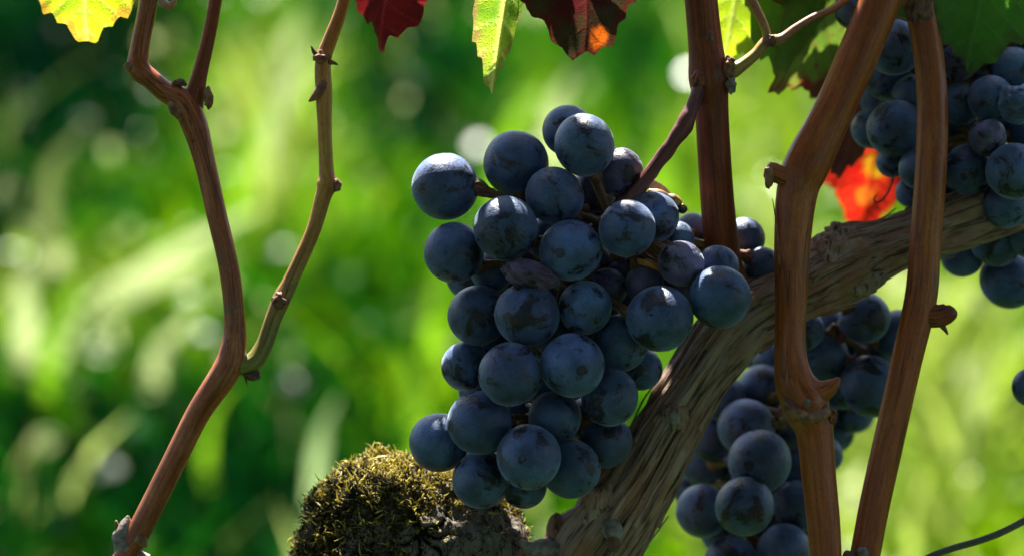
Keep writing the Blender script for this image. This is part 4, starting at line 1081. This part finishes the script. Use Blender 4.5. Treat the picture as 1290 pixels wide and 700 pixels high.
LIT_ON = {0: [(-.35, .88), (0, .9), (.35, .85)], 3: [(-.1, .9), (.2, .85), (.35, .75)], 4: [(.5, .7), (.7, .5)], 10: [(0, .8), (.4, .7), (.7, .5), (.85, .2)],
          9: [(.75, .5), (.88, .2), (-.75, .6)], 11: [(.2, .8), (-.2, .8), (.5, .6)], 14: [(-.3, .75), (-.35, .5)], 37: [(0, .8), (-.3, .8)], 52: [(-.5, .7), (-.2, .8)],
          18: [(-.65, .65)], 21: [(.1, .85), (-.1, .85)]}
def canopy():
    lit = [P(*q) for q in LIT]; shd = [P(*q) for q in SHADE]
    def on(b, i, dx, dy):
        c, R_ = GRAPES[b][i]
        return c + R_ * 1.02 * (dx * RX + dy * UP - math.sqrt(max(0, 1 - dx * dx - dy * dy)) * FW)
    for i, pts in LIT_ON.items():
        lit += [on(0, i, *q) for q in pts]
    lit += list(STUMP_LIT)
    lit = np.array(lit)
    print('lit points', len(lit))
    for b in (1, 2, 3):
        for i in range(len(GRAPES[b])): shd += [on(b, i, 0, 0.8), on(b, i, -0.5, 0.7), on(b, i, 0.5, 0.7)]
    for i in range(len(GRAPES[0])):
        if i not in LIT_ON: shd += [on(0, i, 0, 0.85), on(0, i, -0.55, 0.65), on(0, i, 0.55, 0.65)]
    shd += [on(0, 3, -0.7, 0.5), on(0, 9, 0.1, 0.8), on(0, 12, 0.1, 0.8), on(0, 14, 0.4, 0.7)]
    leaves = []
    def hit(pts, c, n):
        t = ((c - pts) @ n) / (LS @ n)
        h = pts + t[:, None] * LS
        return np.where(t > 0, np.linalg.norm(h - c, axis=1), 9.0)
    def covered(p):
        return any(hit(p[None], c, n)[0] < R * 0.62 for c, n, R in leaves)
    for p in shd:
        if covered(p): continue
        yc = (p - CO) @ UP
        for tr in range(150):
            R = rng.uniform(0.010, 0.034) * (1 - 0.8 * tr / 150)
            d0 = (p - CO) @ FW
            s = 0.02
            for _ in range(200):
                c = p + LS * s; q = c - CO
                if q @ UP - R * 1.25 > 0.1085 * (q @ FW) + 0.004: break
                s += 0.004
            s += rng.uniform(0, 0.05 + 0.15 * tr / 150)
            n = LS * 0.9 + rng.standard_normal(3) * 0.35; n /= np.linalg.norm(n)
            c = p + LS * s
            j = np.cross(n, rng.standard_normal(3)); j /= np.linalg.norm(j)
            c = c + j * R * rng.uniform(0, 0.5)
            if hit(lit, c, n).min() > R * 1.0 + 0.002:
                leaves.append((c, n, R)); break
    V, F, A = [], [], {'lf': [], 'vein': [], 'edge': []}; off = 0
    for c, n, R in leaves:
        a = np.cross(n, rng.standard_normal(3)); a /= np.linalg.norm(a)
        b = c - a * R * 0.25
        v, f, at = leaf_geo(b, b + a * R, seed=rng.random() * 20, rings=9, nang=90, fold=0.15, curl=0.1)
        X = np.cross(a, n)
        # turn the blade so that its face looks along n
        Y = a; N0 = -FW - Y * (-FW @ Y); N0 /= np.linalg.norm(N0); X0 = np.cross(Y, N0)
        rel = v - b; v = b + (rel @ Y)[:, None] * Y + (rel @ X0)[:, None] * X + (rel @ N0)[:, None] * n
        V.append(v); F.append(f + off); off += len(v)
        for k in A: A[k].append(at[k][1])
    at = {'lf': ('FLOAT_VECTOR', np.vstack(A['lf'])), 'vein': ('FLOAT', np.concatenate(A['vein'])), 'edge': ('FLOAT', np.concatenate(A['edge']))}
    o = mesh_obj('vine_canopy', np.vstack(V), np.vstack(F), leaf_mat('canopy_leaf', (0.05, 0.11, 0.02), (0.07, 0.13, 0.02), (0.10, 0.16, 0.04), trans=0.25), None, at, origin=P(645, -100, 100))
    tag(o, 'dense green leaves of the vine overhead, above the grapes', 'foliage', kind='stuff')
    print('canopy leaves', len(leaves))
canopy()

def sky_blocker():
    """added leaf roof over the camera and leaf wall behind, unseen, cutting sky light"""
    V, F, A = [], [], {'lf': [], 'vein': [], 'edge': []}; off = 0
    n_roof, n_wall = 2600, 1700  # leaf counts chosen to cut down the sky light
    for k in range(n_roof + n_wall):
        if k < n_roof:
            c = np.array([rng.uniform(-1.7, 1.7), rng.uniform(-1.3, 0.42), rng.uniform(1.12, 1.45)])
            n = np.array([0, 0, 1.0]) + rng.standard_normal(3) * 0.45
        else:
            c = np.array([rng.uniform(-2.0, 2.0), rng.uniform(-1.6, -1.25), rng.uniform(0.35, 2.0)])
            n = np.array([0, 1.0, 0.3]) + rng.standard_normal(3) * 0.45
        n /= np.linalg.norm(n); R = rng.uniform(0.045, 0.075)
        a = np.cross(n, rng.standard_normal(3)); a /= np.linalg.norm(a); X = np.cross(a, n)
        ang = np.linspace(0, 360, 40, endpoint=False); r = leaf_radius(ang, 0.05, k * 0.7) * R
        t = np.array([0.02, 0.5, 1.0])
        x = np.outer(t, r * np.cos(np.radians(ang))); y = np.outer(t, r * np.sin(np.radians(ang)))
        z = 0.25 * np.abs(x) - 2.0 * y * y
        v = (c + x[..., None] * X + y[..., None] * a + z[..., None] * n).reshape(-1, 3)
        i = np.arange(2)[:, None] * 40; j = np.arange(40)[None]; j2 = (j + 1) % 40
        f = np.stack([i + j, i + 40 + j, i + 40 + j2, i + j2], -1).reshape(-1, 4)
        V.append(v); F.append(f + off); off += len(v)
        A['lf'].append(np.stack([x / R, y / R, x * 0 + k], -1).reshape(-1, 3)); A['vein'].append(np.zeros(x.size)); A['edge'].append(np.repeat(t, 40))
    at = {'lf': ('FLOAT_VECTOR', np.vstack(A['lf'])), 'vein': ('FLOAT', np.concatenate(A['vein'])), 'edge': ('FLOAT', np.concatenate(A['edge']))}
    o = mesh_obj('sky_blocker', np.vstack(V), np.vstack(F), leaf_mat('blocker_leaf', (0.05, 0.11, 0.02), (0.07, 0.13, 0.02), (0.10, 0.16, 0.04), trans=0.3), None, at, origin=(0, -1.4, 0))
    tag(o, 'unseen leaf screen added over and behind the camera to block sky light', 'foliage', kind='stuff')
sky_blocker()
